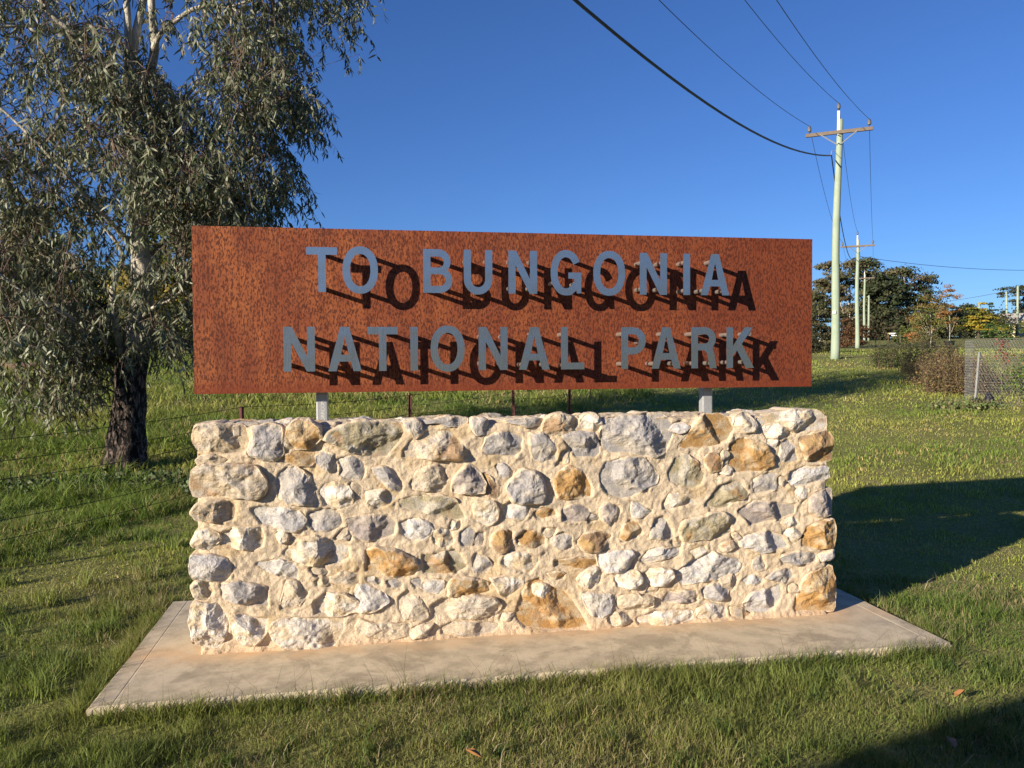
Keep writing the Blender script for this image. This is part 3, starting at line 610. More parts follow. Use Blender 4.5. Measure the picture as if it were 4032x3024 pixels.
def glyph(ch, w):
    H, S = HC, S_
    if ch == 'I': return [[(0, 0), (w, 0), (w, H), (0, H)]]
    if ch == 'T': a = (w-S)/2; return [[(a, 0), (a+S, 0), (a+S, H-S), (w, H-S), (w, H), (0, H), (0, H-S), (a, H-S)]]
    if ch == 'L': return [[(0, 0), (w, 0), (w, S*.95), (S, S*.95), (S, H), (0, H)]]
    if ch == 'N': return [[(0, 0), (S, 0), (S, .158), (w-S-.003, 0), (w, 0), (w, H), (w-S, H), (w-S, .080), (S+.004, H), (0, H)]]
    if ch == 'A':
        t = .047; c = w/2; ft = .046
        sl = (c-t/2)/H; xi = lambda y, k: k+sl*y
        return [[(0, 0), (ft-.002, 0), (ft-.002+sl*.052, .052), (w-ft+.002-sl*.052, .052), (w-ft+.002, 0), (w, 0), (c+t/2, H), (c-t/2, H)],
                [(ft-.002+sl*.090, .090), (c, H-.052), (w-ft+.002-sl*.090, .090)]]
    if ch == 'O': return [arc(w/2, H/2, w/2, H/2+.008, 0, 360, 56, 2.15)[:-1], arc(w/2, H/2, w/2-S, H/2+.008-S, 0, 360, 56, 2.15)[:-1]]
    if ch == 'U':
        r = w/2; y = r*.98
        return [[(0, H)]+arc(r, y, r, y+.007, 180, 360, 24)+[(w, H), (w-S, H)]+arc(r, y, r-S, y+.007-S, 360, 180, 24)+[(S, H)]]
    if ch == 'G':
        r = w/2; R = H/2+.008; o = arc(r, H/2, r, R, 28, 270, 34, 2.15)
        i = arc(r, H/2, r-S, R-S, 262, 30, 30, 2.15)
        o += [(r+.030, -.006), (r+.048, .010), (w-.028, .022), (w-.026, .004), (w, .004), (w, .122), (r+.014, .122), (r+.014, .087), (w-S, .087), (w-S, .062)]
        return [o+arc(r, H/2, r-S, R-S, 322, 30, 30, 2.15)[:0]+arc(r, H/2, r-S, R-S, -40, -330, 36, 2.15)]
    if ch in 'PR':
        bt = .083 if ch == 'P' else .105; ry = (H-bt)/2; cx = w-ry-.006 if ch == 'P' else w-.006-ry; cy = (H+bt)/2; rx = ry
        hole = [(S, bt+S), (cx, bt+S)]+arc(cx, cy, rx-S, ry-S*.98, -90, 90, 14)[1:-1]+[(cx, H-S), (S, H-S)]
        if ch == 'P': return [[(0, 0), (S, 0), (S, bt), (cx, bt)]+arc(cx, cy, rx, ry, -90, 90, 20)[1:]+[(0, H)], hole]
        return [[(0, 0), (S, 0), (S, bt), (cx-.010, bt), (cx+.006, bt-.006), (cx+.014, bt-.022), (w-S-.002, 0), (w, 0), (w-.010, .062), (w-.016, .090), (w-.024, .108), (w-.026, .114)]+arc(cx, cy, rx, ry, -42, 90, 20)+[(0, H)], hole]
    if ch == 'B':
        mid = .121; r1 = (H-mid+S*.45)/2; c1 = H-r1; r2 = (mid+S*.45)/2; w1 = w-.009
        o = [(0, 0)]+[(w-r2, 0)]+arc(w-r2, r2, r2, r2, -90, 52, 16)[1:]+arc(w1-r1, c1, r1, r1, -52, 90, 16)+[(0, H)]
        h1 = [(S, mid+S*.45), (w1-r1, mid+S*.45)]+arc(w1-r1, (mid+S*.45+H-S)/2, r1-S+.004, (H-S-mid-S*.45)/2, -90, 90, 12)[1:-1]+[(w1-r1, H-S), (S, H-S)]
        h2 = [(S, S*.95), (w-r2, S*.95)]+arc(w-r2, (S*.95+mid-S*.45)/2, r2-S+.004, (mid-S*.45-S*.95)/2, -90, 90, 12)[1:-1]+[(w-r2, mid-S*.45), (S, mid-S*.45)]
        return [o, h1, h2]
    if ch == 'K': return [[(0, 0), (S, 0), (S, .072), (.066, .104), (w-.052, 0), (w, 0), (.096, .142), (w-.008, H), (w-.060, H), (S, .130), (S, H), (0, H)]]
ROD = {'T': [(.5, .9), (.5, .12)], 'O': [(.5, .93), (.5, .06)], 'B': [(.13, .88), (.13, .1), (.8, .12)], 'U': [(.13, .78), (.87, .78), (.5, .04)], 'N': [(.13, .78), (.87, .78), (.13, .15), (.8, .15)], 'G': [(.5, .93), (.15, .28), (.85, .25)], 'I': [(.5, .8), (.5, .12)], 'A': [(.5, .84), (.12, .12), (.86, .12)], 'L': [(.15, .83), (.15, .1), (.8, .08)], 'P': [(.14, .84), (.14, .12), (.86, .65)], 'R': [(.14, .84), (.62, .87), (.13, .12), (.86, .12)], 'K': [(.14, .82), (.84, .84), (.13, .14), (.82, .14)]}
LET = [('T', .611, 0), ('O', .800, 0), ('B', 1.234, 0), ('U', 1.458, 0), ('N', 1.709, 0), ('G', 1.951, 0), ('O', 2.200, 0), ('N', 2.477, 0), ('I', 2.741, 0), ('A', 2.848, 0),
       ('N', .486, 1), ('A', .719, 1), ('T', .929, 1), ('I', 1.160, 1), ('O', 1.271, 1), ('N', 1.538, 1), ('A', 1.766, 1), ('L', 2.009, 1), ('P', 2.365, 1), ('A', 2.547, 1), ('R', 2.791, 1), ('K', 3.010, 1)]
WID = {'T': .162, 'O': .189, 'B': .160, 'U': .160, 'N': .164, 'G': .178, 'I': .0415, 'A': .178, 'L': .136, 'P': .153, 'R': .157, 'K': .173}
LY = .016
GM = {}
def letter(ch, x, row):
    if ch not in GM:
        cu = bpy.data.curves.new('g', 'CURVE'); cu.dimensions = '2D'; cu.fill_mode = 'BOTH'; cu.extrude = .0015
        for pl in glyph(ch, WID[ch]):
            s = cu.splines.new('POLY'); s.points.add(len(pl)-1); s.use_cyclic_u = True
            for k, p in enumerate(pl): s.points[k].co = (p[0], p[1], 0, 1)
        to = bpy.data.objects.new('g', cu); COL.objects.link(to); bpy.context.view_layer.update()
        me = bpy.data.meshes.new_from_object(to); bpy.data.objects.remove(to); me.materials.clear(); me.materials.append(M_STEEL)
        me.transform(Matrix(((1, 0, 0, 0), (0, 0, -1, 0), (0, 1, 0, 0), (0, 0, 0, 1)))); GM[ch] = me
    o = bpy.data.objects.new('letter', GM[ch]); COL.objects.link(o); z = 1.919 if row == 0 else 1.492
    o.parent = sign; o.location = (x-1.82, LY-.275, z-1.20); o['label'] = 'raised silver letter '+ch
    for fx, fz in ROD[ch]:
        b = MB(); b.tube([(fx*WID[ch], .002, fz*HC), (fx*WID[ch], PY-LY+.0005, fz*HC)], .0125, 14); b.build('standoff', M_ROD, o, smooth=False)
for L in LET: letter(*L)
# ---------------------------------------------------------------- wire fence
def build_fence():
    F = [(-4.9, -2.3), (-3.6, -.2), (-2.2, 2.05), (-.42, 4.9), (1.52, 7.15), (3.25, 8.3), (4.3, 8.9)]
    HT = [.95, .95, .98, .99, .88, .93, .93, .9, .9]
    root = empty('wire_fence', (-.42, 4.9, 0), 'sagging rusty wire fence with dark red steel pickets behind the wall', 'fence')
    inv = Matrix.Translation((.42, -4.9, 0)); r = random.Random(3); tops = []
    for (x, y), h in zip(F, HT):
        z = tz(x, y); b = MB(); lx, ly = (r.random()-.5)*.05, (r.random()-.5)*.04; a0 = r.random()*6
        sec = []
        for k in range(3):                          # Y-section star picket
            a = a0+k*2.094; sec += [(math.cos(a-.12)*.026, math.sin(a-.12)*.026), (math.cos(a+.12)*.026, math.sin(a+.12)*.026), (math.cos(a+1.047)*.005, math.sin(a+1.047)*.005)]
        v = [(x+p[0], y+p[1], z-.1) for p in sec]+[(x+p[0]+lx, y+p[1]+ly, z+h) for p in sec]
        b.add(v, [(k, (k+1) % 9, (k+1) % 9+9, k+9) for k in range(9)]+[tuple(range(9, 18))])
        o = b.build('picket', M_PICKET, root); o.matrix_parent_inverse = inv; tops.append((x+lx, y+ly, z, h))
    for w, hh in enumerate((1.0, .83, .70, .36, .20)):
        pts = []
        for i in range(len(tops)-1):
            x0, y0, z0, h0 = tops[i]; x1, y1, z1, h1 = tops[i+1]; sg = .015+.05*r.random() if w else .03
            for k in range(10):
                t = k/10; q = 4*t*(1-t); pts.append((x0+(x1-x0)*t+.03, y0+(y1-y0)*t-.02, (z0+h0*hh)*(1-t)+(z1+h1*hh)*t-sg*q-.02*(w == 3)*q))
        b = MB(); b.tube(pts, .003, 5, False)
        if w in (0, 2):                             # barbs
            for i in range(0, len(pts)-1):
                p = Vector(pts[i]); q = Vector(pts[i+1])
                for s in (.3, .8):
                    c = p.lerp(q, s); d = Vector((r.random()-.5, r.random()-.5, r.random()-.5)).normalized()*.018; b.tube([c-d, c+d], .0012, 3, False)
        o = b.build('wire', M_FWIRE, root); o.matrix_parent_inverse = inv
build_fence()
# ---------------------------------------------------------------- leaves
def rand_unit(n, rg): v = rg.normal(size=(n, 3)); return v/np.linalg.norm(v, axis=1)[:, None]
def lance_leaves(base, dirn, ln, wd, rg, bend=.25):
    """long narrow leaves, six vertices each"""
    n = len(base); dirn = dirn/np.linalg.norm(dirn, axis=1)[:, None]; s = np.cross(dirn, rand_unit(n, rg)); s /= np.linalg.norm(s, axis=1)[:, None]+1e-9
    u = np.cross(s, dirn); L = ln[:, None]; Wd = wd[:, None]; b = (rg.random(n)[:, None]-.3)*bend*L
    P = [base, base+dirn*L*.3+s*Wd+u*b*.4, base+dirn*L*.3-s*Wd+u*b*.4, base+dirn*L*.68+s*Wd*.75+u*b*.2, base+dirn*L*.68-s*Wd*.75+u*b*.2, base+dirn*L-u*b*.5]
    v = np.stack(P, 1).reshape(-1, 3); i = (np.arange(n)*6)[:, None]
    f = np.concatenate([i+[0, 1, 2], i+[1, 3, 2], i+[3, 4, 2], i+[3, 5, 4]], 1).reshape(-1, 3); return v, f
def diamond_leaves(base, nrm, size, rg, asp=.7):
    n = len(base); s = np.cross(nrm, rand_unit(n, rg)); s /= np.linalg.norm(s, axis=1)[:, None]+1e-9; u = np.cross(nrm, s)
    sz = size[:, None]; v = np.stack([base-u*sz, base+s*sz*asp+nrm*sz*.2, base+u*sz, base-s*sz*asp+nrm*sz*.2], 1).reshape(-1, 3)
    return v, (np.arange(n)*4)[:, None]+np.array([[0, 1, 2, 3]])
def palette(n, cols, rg, jit=.25):
    c = np.array(cols)[rg.integers(0, len(cols), n)]; return c*(1+(rg.random((n, 1))-.5)*2*jit)
# ---------------------------------------------------------------- near eucalypt
CROWN = [
  ([(-2.26, 6.85), (0.16, 6.85), (0.03, 5.54), (0.16, 5.05), (0.09, 4.46), (-0.63, 4.79), (-1.12, 5.12), (-1.61, 4.79), (-2.26, 4.56)], 430, 1.5),
  ([(-0.63, 4.95), (0.16, 5.25), (0.42, 5.38), (0.52, 4.95), (0.91, 4.72), (1.01, 4.14), (1.11, 3.25), (0.88, 2.93), (0.22, 2.93), (-0.46, 2.93), (-0.95, 3.58), (-0.76, 4.33)], 728, 1.5),
  ([(-1.41, 4.33), (-0.79, 4.56), (-0.24, 3.58), (0.09, 2.93), (0.22, 2.11), (-0.04, 1.68), (-0.63, 1.45), (-1.35, 1.72), (-1.54, 2.27), (-1.41, 2.93), (-1.54, 3.61)], 806, 1.4),
  ([(-1.31, 1.65), (-0.2, 1.72), (-0.27, 1.29), (-0.5, 0.93), (-0.95, 0.8), (-1.22, 1.06)], 150, 0.8),
  ([(-1.61, 1.52), (-1.41, 1.49), (-1.48, 1.19), (-1.8, 1.19)], 11, 0.5),
  ([(1.4, 6.0), (1.99, 5.97), (2.25, 5.54), (2.38, 5.12), (2.45, 4.72), (2.15, 4.4), (1.82, 4.46), (1.53, 4.76), (1.37, 5.18), (1.33, 5.67)], 390, 1.3),
  ([(2.22, 4.76), (2.67, 4.74), (2.58, 4.59), (2.28, 4.43)], 33, 0.5),
  ([(0.52, 6.85), (3.13, 6.85), (2.97, 5.97), (2.74, 5.67), (2.41, 5.77), (1.66, 6.03), (1.01, 6.1), (0.52, 6.23)], 330, 1.4),
  ([(0.61, 5.8), (0.84, 5.67), (0.78, 5.54), (0.65, 5.64)], 11, 0.3),
  ([(0.88, 4.79), (1.66, 4.69), (1.99, 4.33), (1.96, 3.94), (2.15, 3.81), (1.96, 3.45), (1.66, 3.32), (1.14, 3.32), (0.88, 3.87)], 429, 1.3),
  ([(2.05, 3.94), (2.25, 3.84), (2.12, 3.71)], 11, 0.3),
  ([(0.22, 2.93), (0.88, 3.25), (1.86, 3.32), (1.82, 2.93), (0.97, 2.01), (0.81, 1.36), (0.55, 1.59), (0.48, 1.95), (0.35, 2.27)], 299, 1.0),
  ([(-2.26, 4.66), (-1.61, 4.72), (-1.41, 4.4), (-1.48, 3.74), (-2.26, 3.74)], 78, 1.2),
]

LIMBS = [
  [(-0.02,-0.06,0.275,0.00), (0.00,0.15,0.245,0.00), (0.04,0.47,0.226,0.00), (0.07,0.93,0.203,0.00), (0.10,1.32,0.193,0.00), (0.16,1.62,0.163,0.05), (0.21,2.11,0.144,0.10), (0.22,2.50,0.131,0.10), (0.20,2.89,0.114,0.10), (0.17,3.42,0.098,0.10), (0.16,4.07,0.082,0.05), (0.15,4.66,0.072,0.00), (0.15,5.18,0.062,0.00)],
  [(0.15,5.15,0.056,0.00), (0.15,5.62,0.046,0.00), (0.09,6.03,0.041,0.10), (0.03,6.69,0.029,0.20)],
  [(0.16,5.21,0.056,0.05), (0.21,5.66,0.052,0.10), (0.26,6.03,0.046,0.20), (0.32,6.75,0.029,0.30)],
  [(0.17,4.66,0.065,0.20), (0.30,5.12,0.059,0.25), (0.41,5.45,0.056,0.20), (0.42,5.83,0.049,0.10), (0.40,6.03,0.043,0.10), (0.48,6.69,0.029,0.10)],
  [(0.39,5.41,0.039,0.15), (0.50,5.60,0.033,0.10), (0.77,5.74,0.029,0.00), (1.02,5.84,0.026,-0.10), (1.29,5.84,0.023,-0.20), (1.53,5.75,0.016,-0.30), (1.92,5.84,0.011,-0.40), (2.31,6.03,0.008,-0.50)],
  [(0.14,4.66,0.056,-0.10), (-0.08,5.20,0.049,-0.30), (-0.28,5.37,0.044,-0.50), (-0.45,5.52,0.039,-0.60), (-0.61,5.74,0.033,-0.70), (-0.78,5.93,0.025,-0.80), (-1.12,6.29,0.016,-1.00)],
  [(-0.24,5.30,0.033,-0.40), (-0.46,5.40,0.026,-0.50), (-0.67,5.41,0.020,-0.70), (-1.02,5.28,0.015,-0.90), (-1.35,5.44,0.010,-1.00)],
  [(-0.07,1.45,0.056,-0.10), (-0.22,1.55,0.046,-0.30), (-0.27,1.73,0.043,-0.40), (-0.39,1.99,0.036,-0.60), (-0.55,2.13,0.026,-0.80), (-0.68,2.18,0.020,-0.90), (-1.02,2.50,0.013,-1.00)],
  [(-0.10,1.42,0.043,-0.10), (-0.35,1.65,0.028,-0.40), (-0.51,1.79,0.025,-0.60), (-0.62,1.91,0.018,-0.80), (-0.95,1.98,0.011,-1.00)],
  [(0.04,1.45,0.049,-0.10), (0.03,1.91,0.043,-0.25), (0.02,2.30,0.039,-0.30), (0.10,2.54,0.033,-0.30), (0.16,2.76,0.026,-0.20), (-0.07,3.15,0.016,-0.40)],
  [(0.26,1.96,0.026,0.00), (0.48,2.07,0.020,-0.30), (0.85,2.16,0.015,-0.50), (1.01,2.27,0.011,-0.60)],
  [(0.22,4.00,0.039,0.10), (0.55,4.56,0.033,0.30), (0.83,4.98,0.026,0.30), (1.02,5.10,0.021,0.30), (1.25,5.14,0.016,0.20), (1.66,4.99,0.010,0.10)],
  [(0.21,3.55,0.036,0.10), (0.65,3.94,0.029,0.00), (0.96,4.77,0.015,-0.10), (1.14,4.81,0.015,-0.10), (1.37,4.83,0.013,-0.10), (1.99,4.72,0.008,0.00)],
  [(0.22,3.09,0.033,0.10), (0.48,3.61,0.023,-0.30), (0.88,4.07,0.015,-0.40), (1.33,4.10,0.011,-0.30), (1.82,3.94,0.008,-0.20)],
  [(0.17,2.83,0.036,0.10), (-0.17,3.42,0.026,-0.50), (-0.53,3.94,0.020,-0.80), (-0.95,4.40,0.013,-0.90), (-1.41,4.66,0.008,-1.00)],
  [(0.16,3.74,0.033,0.20), (-0.17,4.20,0.023,0.50), (-0.63,4.56,0.016,0.80), (-1.12,5.05,0.010,0.90)],
  [(-0.14,1.49,0.029,-0.10), (-0.40,1.45,0.020,-0.30), (-0.69,1.32,0.013,-0.50), (-0.95,1.13,0.008,-0.60)],
]

TB = Vector((-2.14, 6.72, .14)); ER = Vector((CX.x, CX.y, 0)).normalized(); EF = Vector((CF.x, CF.y, 0)).normalized()
def tp(u, v, w): p = TB+ER*u+EF*w; return Vector((p.x, p.y, TB.z+v))
def inpoly(x, y, P):
    c = False
    for (x0, y0), (x1, y1) in zip(P, P[1:]+P[:1]):
        if (y0 > y) != (y1 > y) and x < (x1-x0)*(y-y0)/(y1-y0)+x0: c = not c
    return c
def build_euc():
    rg = np.random.default_rng(11); r = random.Random(11)
    t = empty('eucalyptus_tree', TB, 'tall eucalypt with drooping grey-green leaves and black-barked trunk left of the sign', 'tree')
    inv = Matrix.Translation(-TB)
    def put(o): o.matrix_parent_inverse = inv; return o
    limbpts = []
    for i, L in enumerate(LIMBS):
        pts = []; rad = []
        for a, b_ in zip(L, L[1:]):
            nseg = 6 if i == 0 else 4
            for k in range(nseg):
                s = k/nseg; pts.append([a[q]+(b_[q]-a[q])*s for q in (0, 1, 3)]); rad.append(a[2]+(b_[2]-a[2])*s)
        pts.append([L[-1][0], L[-1][1], L[-1][3]]); rad.append(L[-1][2])
        A = np.array(pts)
        for _ in range(3): A[1:-1] = (A[:-2]+2*A[1:-1]+A[2:])/4
        W3 = [tp(*p) for p in A]; n = 30 if i == 0 else 9
        b = MB(); b.tube(W3, rad, n, True); v = np.array(b.v); idx = np.repeat(np.arange(len(W3)), n)
        ctr = np.array([list(p) for p in W3])[idx]; d = v-ctr; ln = np.linalg.norm(d, axis=1)[:, None]+1e-9
        hgt = v[:, 2]-TB.z; rough = np.clip((1.9-hgt)/.9, .12, 1)[:, None]*(1.0 if i == 0 else .25)
        br = fbm(v*np.array([1, 1, .22]), 16, 3, 5)[:, None]*.045*rough+fbm(v, 4, 2, 6)[:, None]*.03*rough
        fl = np.clip((.25-hgt)/.25, 0, 1)[:, None]*.05*(i == 0)
        v = v+d/ln*(br+fl)*np.clip(ln/.2, 0, 1.2)
        put(mesh('trunk' if i == 0 else 'limb', v, b.f, M_BARK, t, True))
        for p, q in zip(A, rad): limbpts.append((p[0], p[1], p[2], q))
    LP = np.array(limbpts); twig = MB(); roots = []; nodes = []
    for poly, cnt, dsp in CROWN:
        xs = [p[0] for p in poly]; ys = [p[1] for p in poly]; k = 0; tries = 0
        while k < cnt and tries < cnt*30:
            tries += 1; u = r.uniform(min(xs), max(xs)); v = r.uniform(min(ys), max(ys))
            if not inpoly(u, v, poly): continue
            if fbm(np.array([[u, v, 0.]]), 1.7, 2, 44)[0] < -.03 and r.random() < .86: continue
            w = r.gauss(-.1, .5)*dsp; roots.append((u, v, w)); k += 1
            if k % 9 == 1: nodes.append((u, v+.1, w*.8))
    N = np.array(nodes)
    for (u, v, w) in nodes:                                           # secondary branches
        d = np.hypot(LP[:, 0]-u, LP[:, 1]-v+.25)+np.abs(LP[:, 2]-w)*.6; j = int(d.argmin()); a = LP[j]
        if d[j] > 2.4: continue
        p0 = tp(a[0], a[1], a[2]); p1 = tp(u, v, w); L = (p1-p0).length; mid = p0.lerp(p1, .5)+Vector((r.gauss(0, .06)*L, r.gauss(0, .06)*L, .14*L)); q1 = p0.lerp(mid, .5)+Vector((0, 0, .05*L)); q2 = mid.lerp(p1, .5)+Vector((0, 0, .05*L))
        r0 = min(a[3]*.6, .007+.007*L); twig.tube([p0, q1, mid, q2, p1], [r0, r0*.8, r0*.6, r0*.45, .003], 4, False)
    base = []; dirs = []
    for (u, v, w) in roots:
        d = np.hypot(np.hypot(N[:, 0]-u, N[:, 1]-v), N[:, 2]-w); j = int(d.argmin()); p0 = tp(*N[j]); p1 = tp(u, v, w)
        out = Vector((p1.x-p0.x, p1.y-p0.y, 0)); out = out.normalized() if out.length > .01 else Vector((1, 0, 0))
        out = (out+Vector((r.gauss(0, .5), r.gauss(0, .5), 0))).normalized(); L = r.uniform(.28, .62); q = p1.copy(); dr = (out*.6+Vector((0, 0, .15))).normalized()
        pts = [p0, p0.lerp(p1, .5)+Vector((0, 0, .05)), p1.copy()]
        for s in range(4):
            dr = (dr+Vector((r.gauss(0, .12), r.gauss(0, .12), -.55))).normalized(); q = q+dr*L/4; pts.append(q.copy())
            for _ in range(r.randint(3, 5)):
                bb = q-dr*L/4*r.random(); ld = Vector((r.gauss(0, .55), r.gauss(0, .55), -1+r.gauss(0, .35))); base.append(tuple(bb)); dirs.append(tuple(ld))
        twig.tube(pts, [.004, .0035, .003, .0025, .002, .0018, .0012], 3, False)
    put(twig.build('twigs', M_TWIG, t)); t.children[-1]['kind'] = 'stuff'
    base = np.array(base); dirs = np.array(dirs); n = len(base)
    v, f = lance_leaves(base, dirs, rg.uniform(.075, .145, n), rg.uniform(.008, .0135, n), rg, .5)
    c = palette(n, [(.13, .15, .085), (.095, .125, .06), (.18, .19, .12), (.06, .08, .036), (.14, .125, .075), (.25, .27, .19)], rg, .2)
    put(mesh('crown', v, f, M_LEAF, t, col=np.repeat(c, 6, 0)))
build_euc()
# ---------------------------------------------------------------- other trees and bushes
def crown_pts(n, rg, h, w, z0, style, clumps):
    """returns leaf positions and outward normals, grouped into clumps"""
    cs = []; k = 0
    while len(cs) < clumps and k < 9000:
        k += 1; p = rg.uniform(-1, 1, 3); q = (p[2]+1)/2
        if style == 'gum': ok = np.hypot(p[0], p[1]) < (.45+.6*math.sin(min(1, q*1.15)*2.6)) and q > .12 and rg.random() < .35+.9*np.linalg.norm(p)*.7
        elif style == 'flat': ok = np.hypot(p[0], p[1]) < .35+.75*q**.6 and (q > .35)
        elif style == 'cone': ok = np.hypot(p[0], p[1]) < 1.02*(1-q)**.75
        elif style == 'column': ok = np.hypot(p[0], p[1]) < (1-(2*q-1)**4)
        else: ok = np.hypot(p[0], p[1]) < math.sqrt(max(0, 1-(q*.98)**2.4))
        if ok: cs.append((p[0]*w/2, p[1]*w/2, z0+q*(h-z0), rg.uniform(.6, 1.4)))
    cs = np.array(cs); i = rg.integers(0, len(cs), n); cr = {'cone': .10, 'flat': .14, 'gum': .145, 'airy': .19}.get(style, .15)*w*cs[i, 3]
    d = rand_unit(n, rg); d[:, 2] = np.abs(d[:, 2])*.9-.15*(rg.random(n) < .4); sq = {'cone': .35, 'gum': .7, 'flat': .55}.get(style, .9)
    rr = rg.random(n)**.45*cr; P = cs[i, :3]+d*rr[:, None]*np.array([1.15, 1.15, sq]); return P, d, cs, i
def tree(name, label, cat, x, y, h, w, cols, style='dome', n=4000, leaf=.1, z0=None, clumps=60, trunk=.12, tmat=None, seed=1, group=None, limbs=6, asp=.7):
    rg = np.random.default_rng(seed); r = random.Random(seed); z = tz(x, y); z0 = h*.25 if z0 is None else z0
    t = empty(name, (x, y, z), label, cat, group); P, d, cs, ci = crown_pts(n, rg, h, w, z0, style, clumps)
    nr = d+rg.normal(size=(n, 3))*.5; nr /= np.linalg.norm(nr, axis=1)[:, None]
    v, f = diamond_leaves(P, nr, leaf*rg.uniform(.6, 1.3, n), rg, asp); cl = palette(len(cs), cols, rg, .12)[ci]*(1+(rg.random((n, 1))-.5)*.5)
    o = mesh('crown', v, f, M_BGLEAF, t, col=np.repeat(cl, 4, 0))
    tm = tmat or M_DARKTRUNK
    if trunk:
        b = MB(); top = Vector((r.gauss(0, w*.03), r.gauss(0, w*.03), h*.82)); k1 = Vector((r.gauss(0, trunk), r.gauss(0, trunk), h*.3)); b.tube([(0, 0, -.2), (0, 0, .15), k1, top], [trunk*1.3, trunk, trunk*.75, trunk*.15], 8); b.build('trunk', tm, t, True)
        for k in sorted(range(len(cs)), key=lambda q: -abs(cs[q][0]))[:limbs*3:3]:
            c = Vector(cs[k][:3]); s = r.uniform(.2, .6); q0 = Vector((0, 0, .15)).lerp(k1, s/.5) if s < .5 else k1.lerp(top, (s-.5)*2); mid = q0.lerp(c, .5)+Vector((0, 0, -.06*h*r.random()))
            b = MB(); b.tube([q0, mid, c], [trunk*.5, trunk*.32, trunk*.1], 6); b.build('limb', tm, t, True)
    return t
GUM = [(.10, .105, .05), (.08, .095, .04), (.14, .125, .065), (.11, .09, .05)]
DGUM = [(.04, .055, .024), (.05, .062, .03), (.065, .07, .032)]
tree('gum_tree', 'broad dark gum tree with pale forked trunks behind the first power poles', 'tree', 64.97, 95.81, 10.4, 9.2, GUM, 'gum', 15000, .17, .4, 120, .28, M_FARTRUNK, 21, 'gum trees beyond the power poles', 12)
tree('gum_tree', 'dark dense gum tree in the middle of the far clump', 'tree', 66.4, 90.5, 8.4, 6.4, DGUM, 'dome', 12000, .17, .2, 90, .26, M_DARKTRUNK, 22, 'gum trees beyond the power poles', 6)
tree('gum_tree', 'open spreading gum tree with sky showing through its right side', 'tree', 71.2, 92.6, 8.9, 8.4, GUM+DGUM, 'gum', 9000, .15, 1.6, 70, .24, M_FARTRUNK, 23, 'gum trees beyond the power poles', 12)
tree('gum_tree', 'low rounded dark gum tree right of the spreading one', 'tree', 78.8, 101.4, 4.6, 5.2, DGUM, 'dome', 4000, .15, .3, 45, .15, None, 24, 'gum trees beyond the power poles', 4)
tree('scrub_tree', 'olive scrub tree half hidden by the right end of the rusty sign', 'tree', 34.75, 52.4, 4.3, 2.6, [(.08, .085, .035), (.10, .095, .05), (.06, .07, .03)], 'dome', 5000, .09, .2, 50, .08, M_FARTRUNK, 25, None, 5)
tree('dark_bush', 'low dark bush at the foot of the scrub tree by the first pole', 'bush', 22.0, 31.2, 1.35, 1.9, [(.05, .05, .025), (.08, .07, .035), (.03, .035, .02)], 'dome', 3500, .05, .0, 50, .0, None, 26)
tree('brown_bush', 'rust-brown bush between the first and second power poles', 'bush', 35.85, 50.2, 2.0, 2.9, [(.13, .075, .035), (.09, .065, .03), (.10, .05, .025)], 'dome', 4000, .07, .0, 50, .0, None, 27)
tree('dark_thicket', 'dark understorey thicket beneath the far gum trees', 'bush', 66.5, 88.5, 3.0, 13, DGUM+[(.07, .06, .035)], 'dome', 9000, .16, .0, 110, .0, None, 29)
tree('dark_thicket', 'dark scrub bank between the gum trees and the saplings', 'bush', 82.0, 97.0, 3.2, 15, DGUM, 'dome', 8000, .17, .0, 100, .0, None, 28)
HG = 'clipped green hedge columns on the far verge'
for i, (x, y, h, w, lb) in enumerate(((45.84, 58.58, 1.4, .9, 'shortest green hedge column, leftmost on the far verge'), (44.97, 56.7, 1.65, 1.0, 'middle green hedge column on the far verge'), (44.32, 54.79, 1.7, 1.1, 'right green hedge column beside the autumn saplings'))):
    tree('hedge_shrub', lb, 'shrub', x, y, h, w, [(.10, .13, .03), (.13, .15, .04), (.08, .10, .03)], 'column', 2200, .055, .0, 40, .03, M_FARTRUNK, 30+i, HG, 0)
tree('green_sapling', 'young green tree with thin pale stem left of the orange one', 'tree', 33.5, 38.4, 3.0, 2.0, [(.11, .14, .04), (.14, .15, .05), (.20, .15, .05)], 'airy', 3600, .05, .9, 45, .035, M_FARTRUNK, 34, None, 8)
tree('autumn_sapling', 'slim young tree with orange autumn leaves in a black pot', 'tree', 32.36, 35.38, 3.45, 1.15, [(.34, .16, .06), (.26, .14, .05), (.20, .15, .05), (.36, .22, .11)], 'airy', 2300, .038, 1.35, 34, .022, M_FARTRUNK, 35, None, 2)
tree('autumn_bush', 'orange-brown young tree among the saplings', 'tree', 37.6, 44.8, 2.3, 1.7, [(.26, .15, .05), (.18, .14, .05), (.32, .14, .05)], 'airy', 2600, .05, .3, 40, .03, M_FARTRUNK, 36, None, 4)
tree('green_sapling', 'small thin olive sapling behind the weeds', 'tree', 36.2, 42.2, 1.9, 1.2, [(.12, .13, .05), (.15, .14, .06)], 'airy', 1500, .045, .3, 26, .025, M_FARTRUNK, 37, None, 4)
tree('far_tree', 'dark far tree left of the yellow conifer', 'tree', 98.3, 115.2, 5.0, 5.6, DGUM, 'dome', 3600, .17, .2, 40, .2, None, 40)
tree('far_tree', 'wide low dark tree behind the orange saplings', 'tree', 95.5, 119.5, 4.2, 6.6, DGUM, 'dome', 3600, .17, .1, 40, .2, None, 41)
tree('far_tree', 'small grey-topped gum peeping over the far dark trees', 'tree', 107.2, 128.9, 5.6, 4.6, GUM, 'gum', 2600, .15, 2.0, 26, .18, M_FARTRUNK, 42)
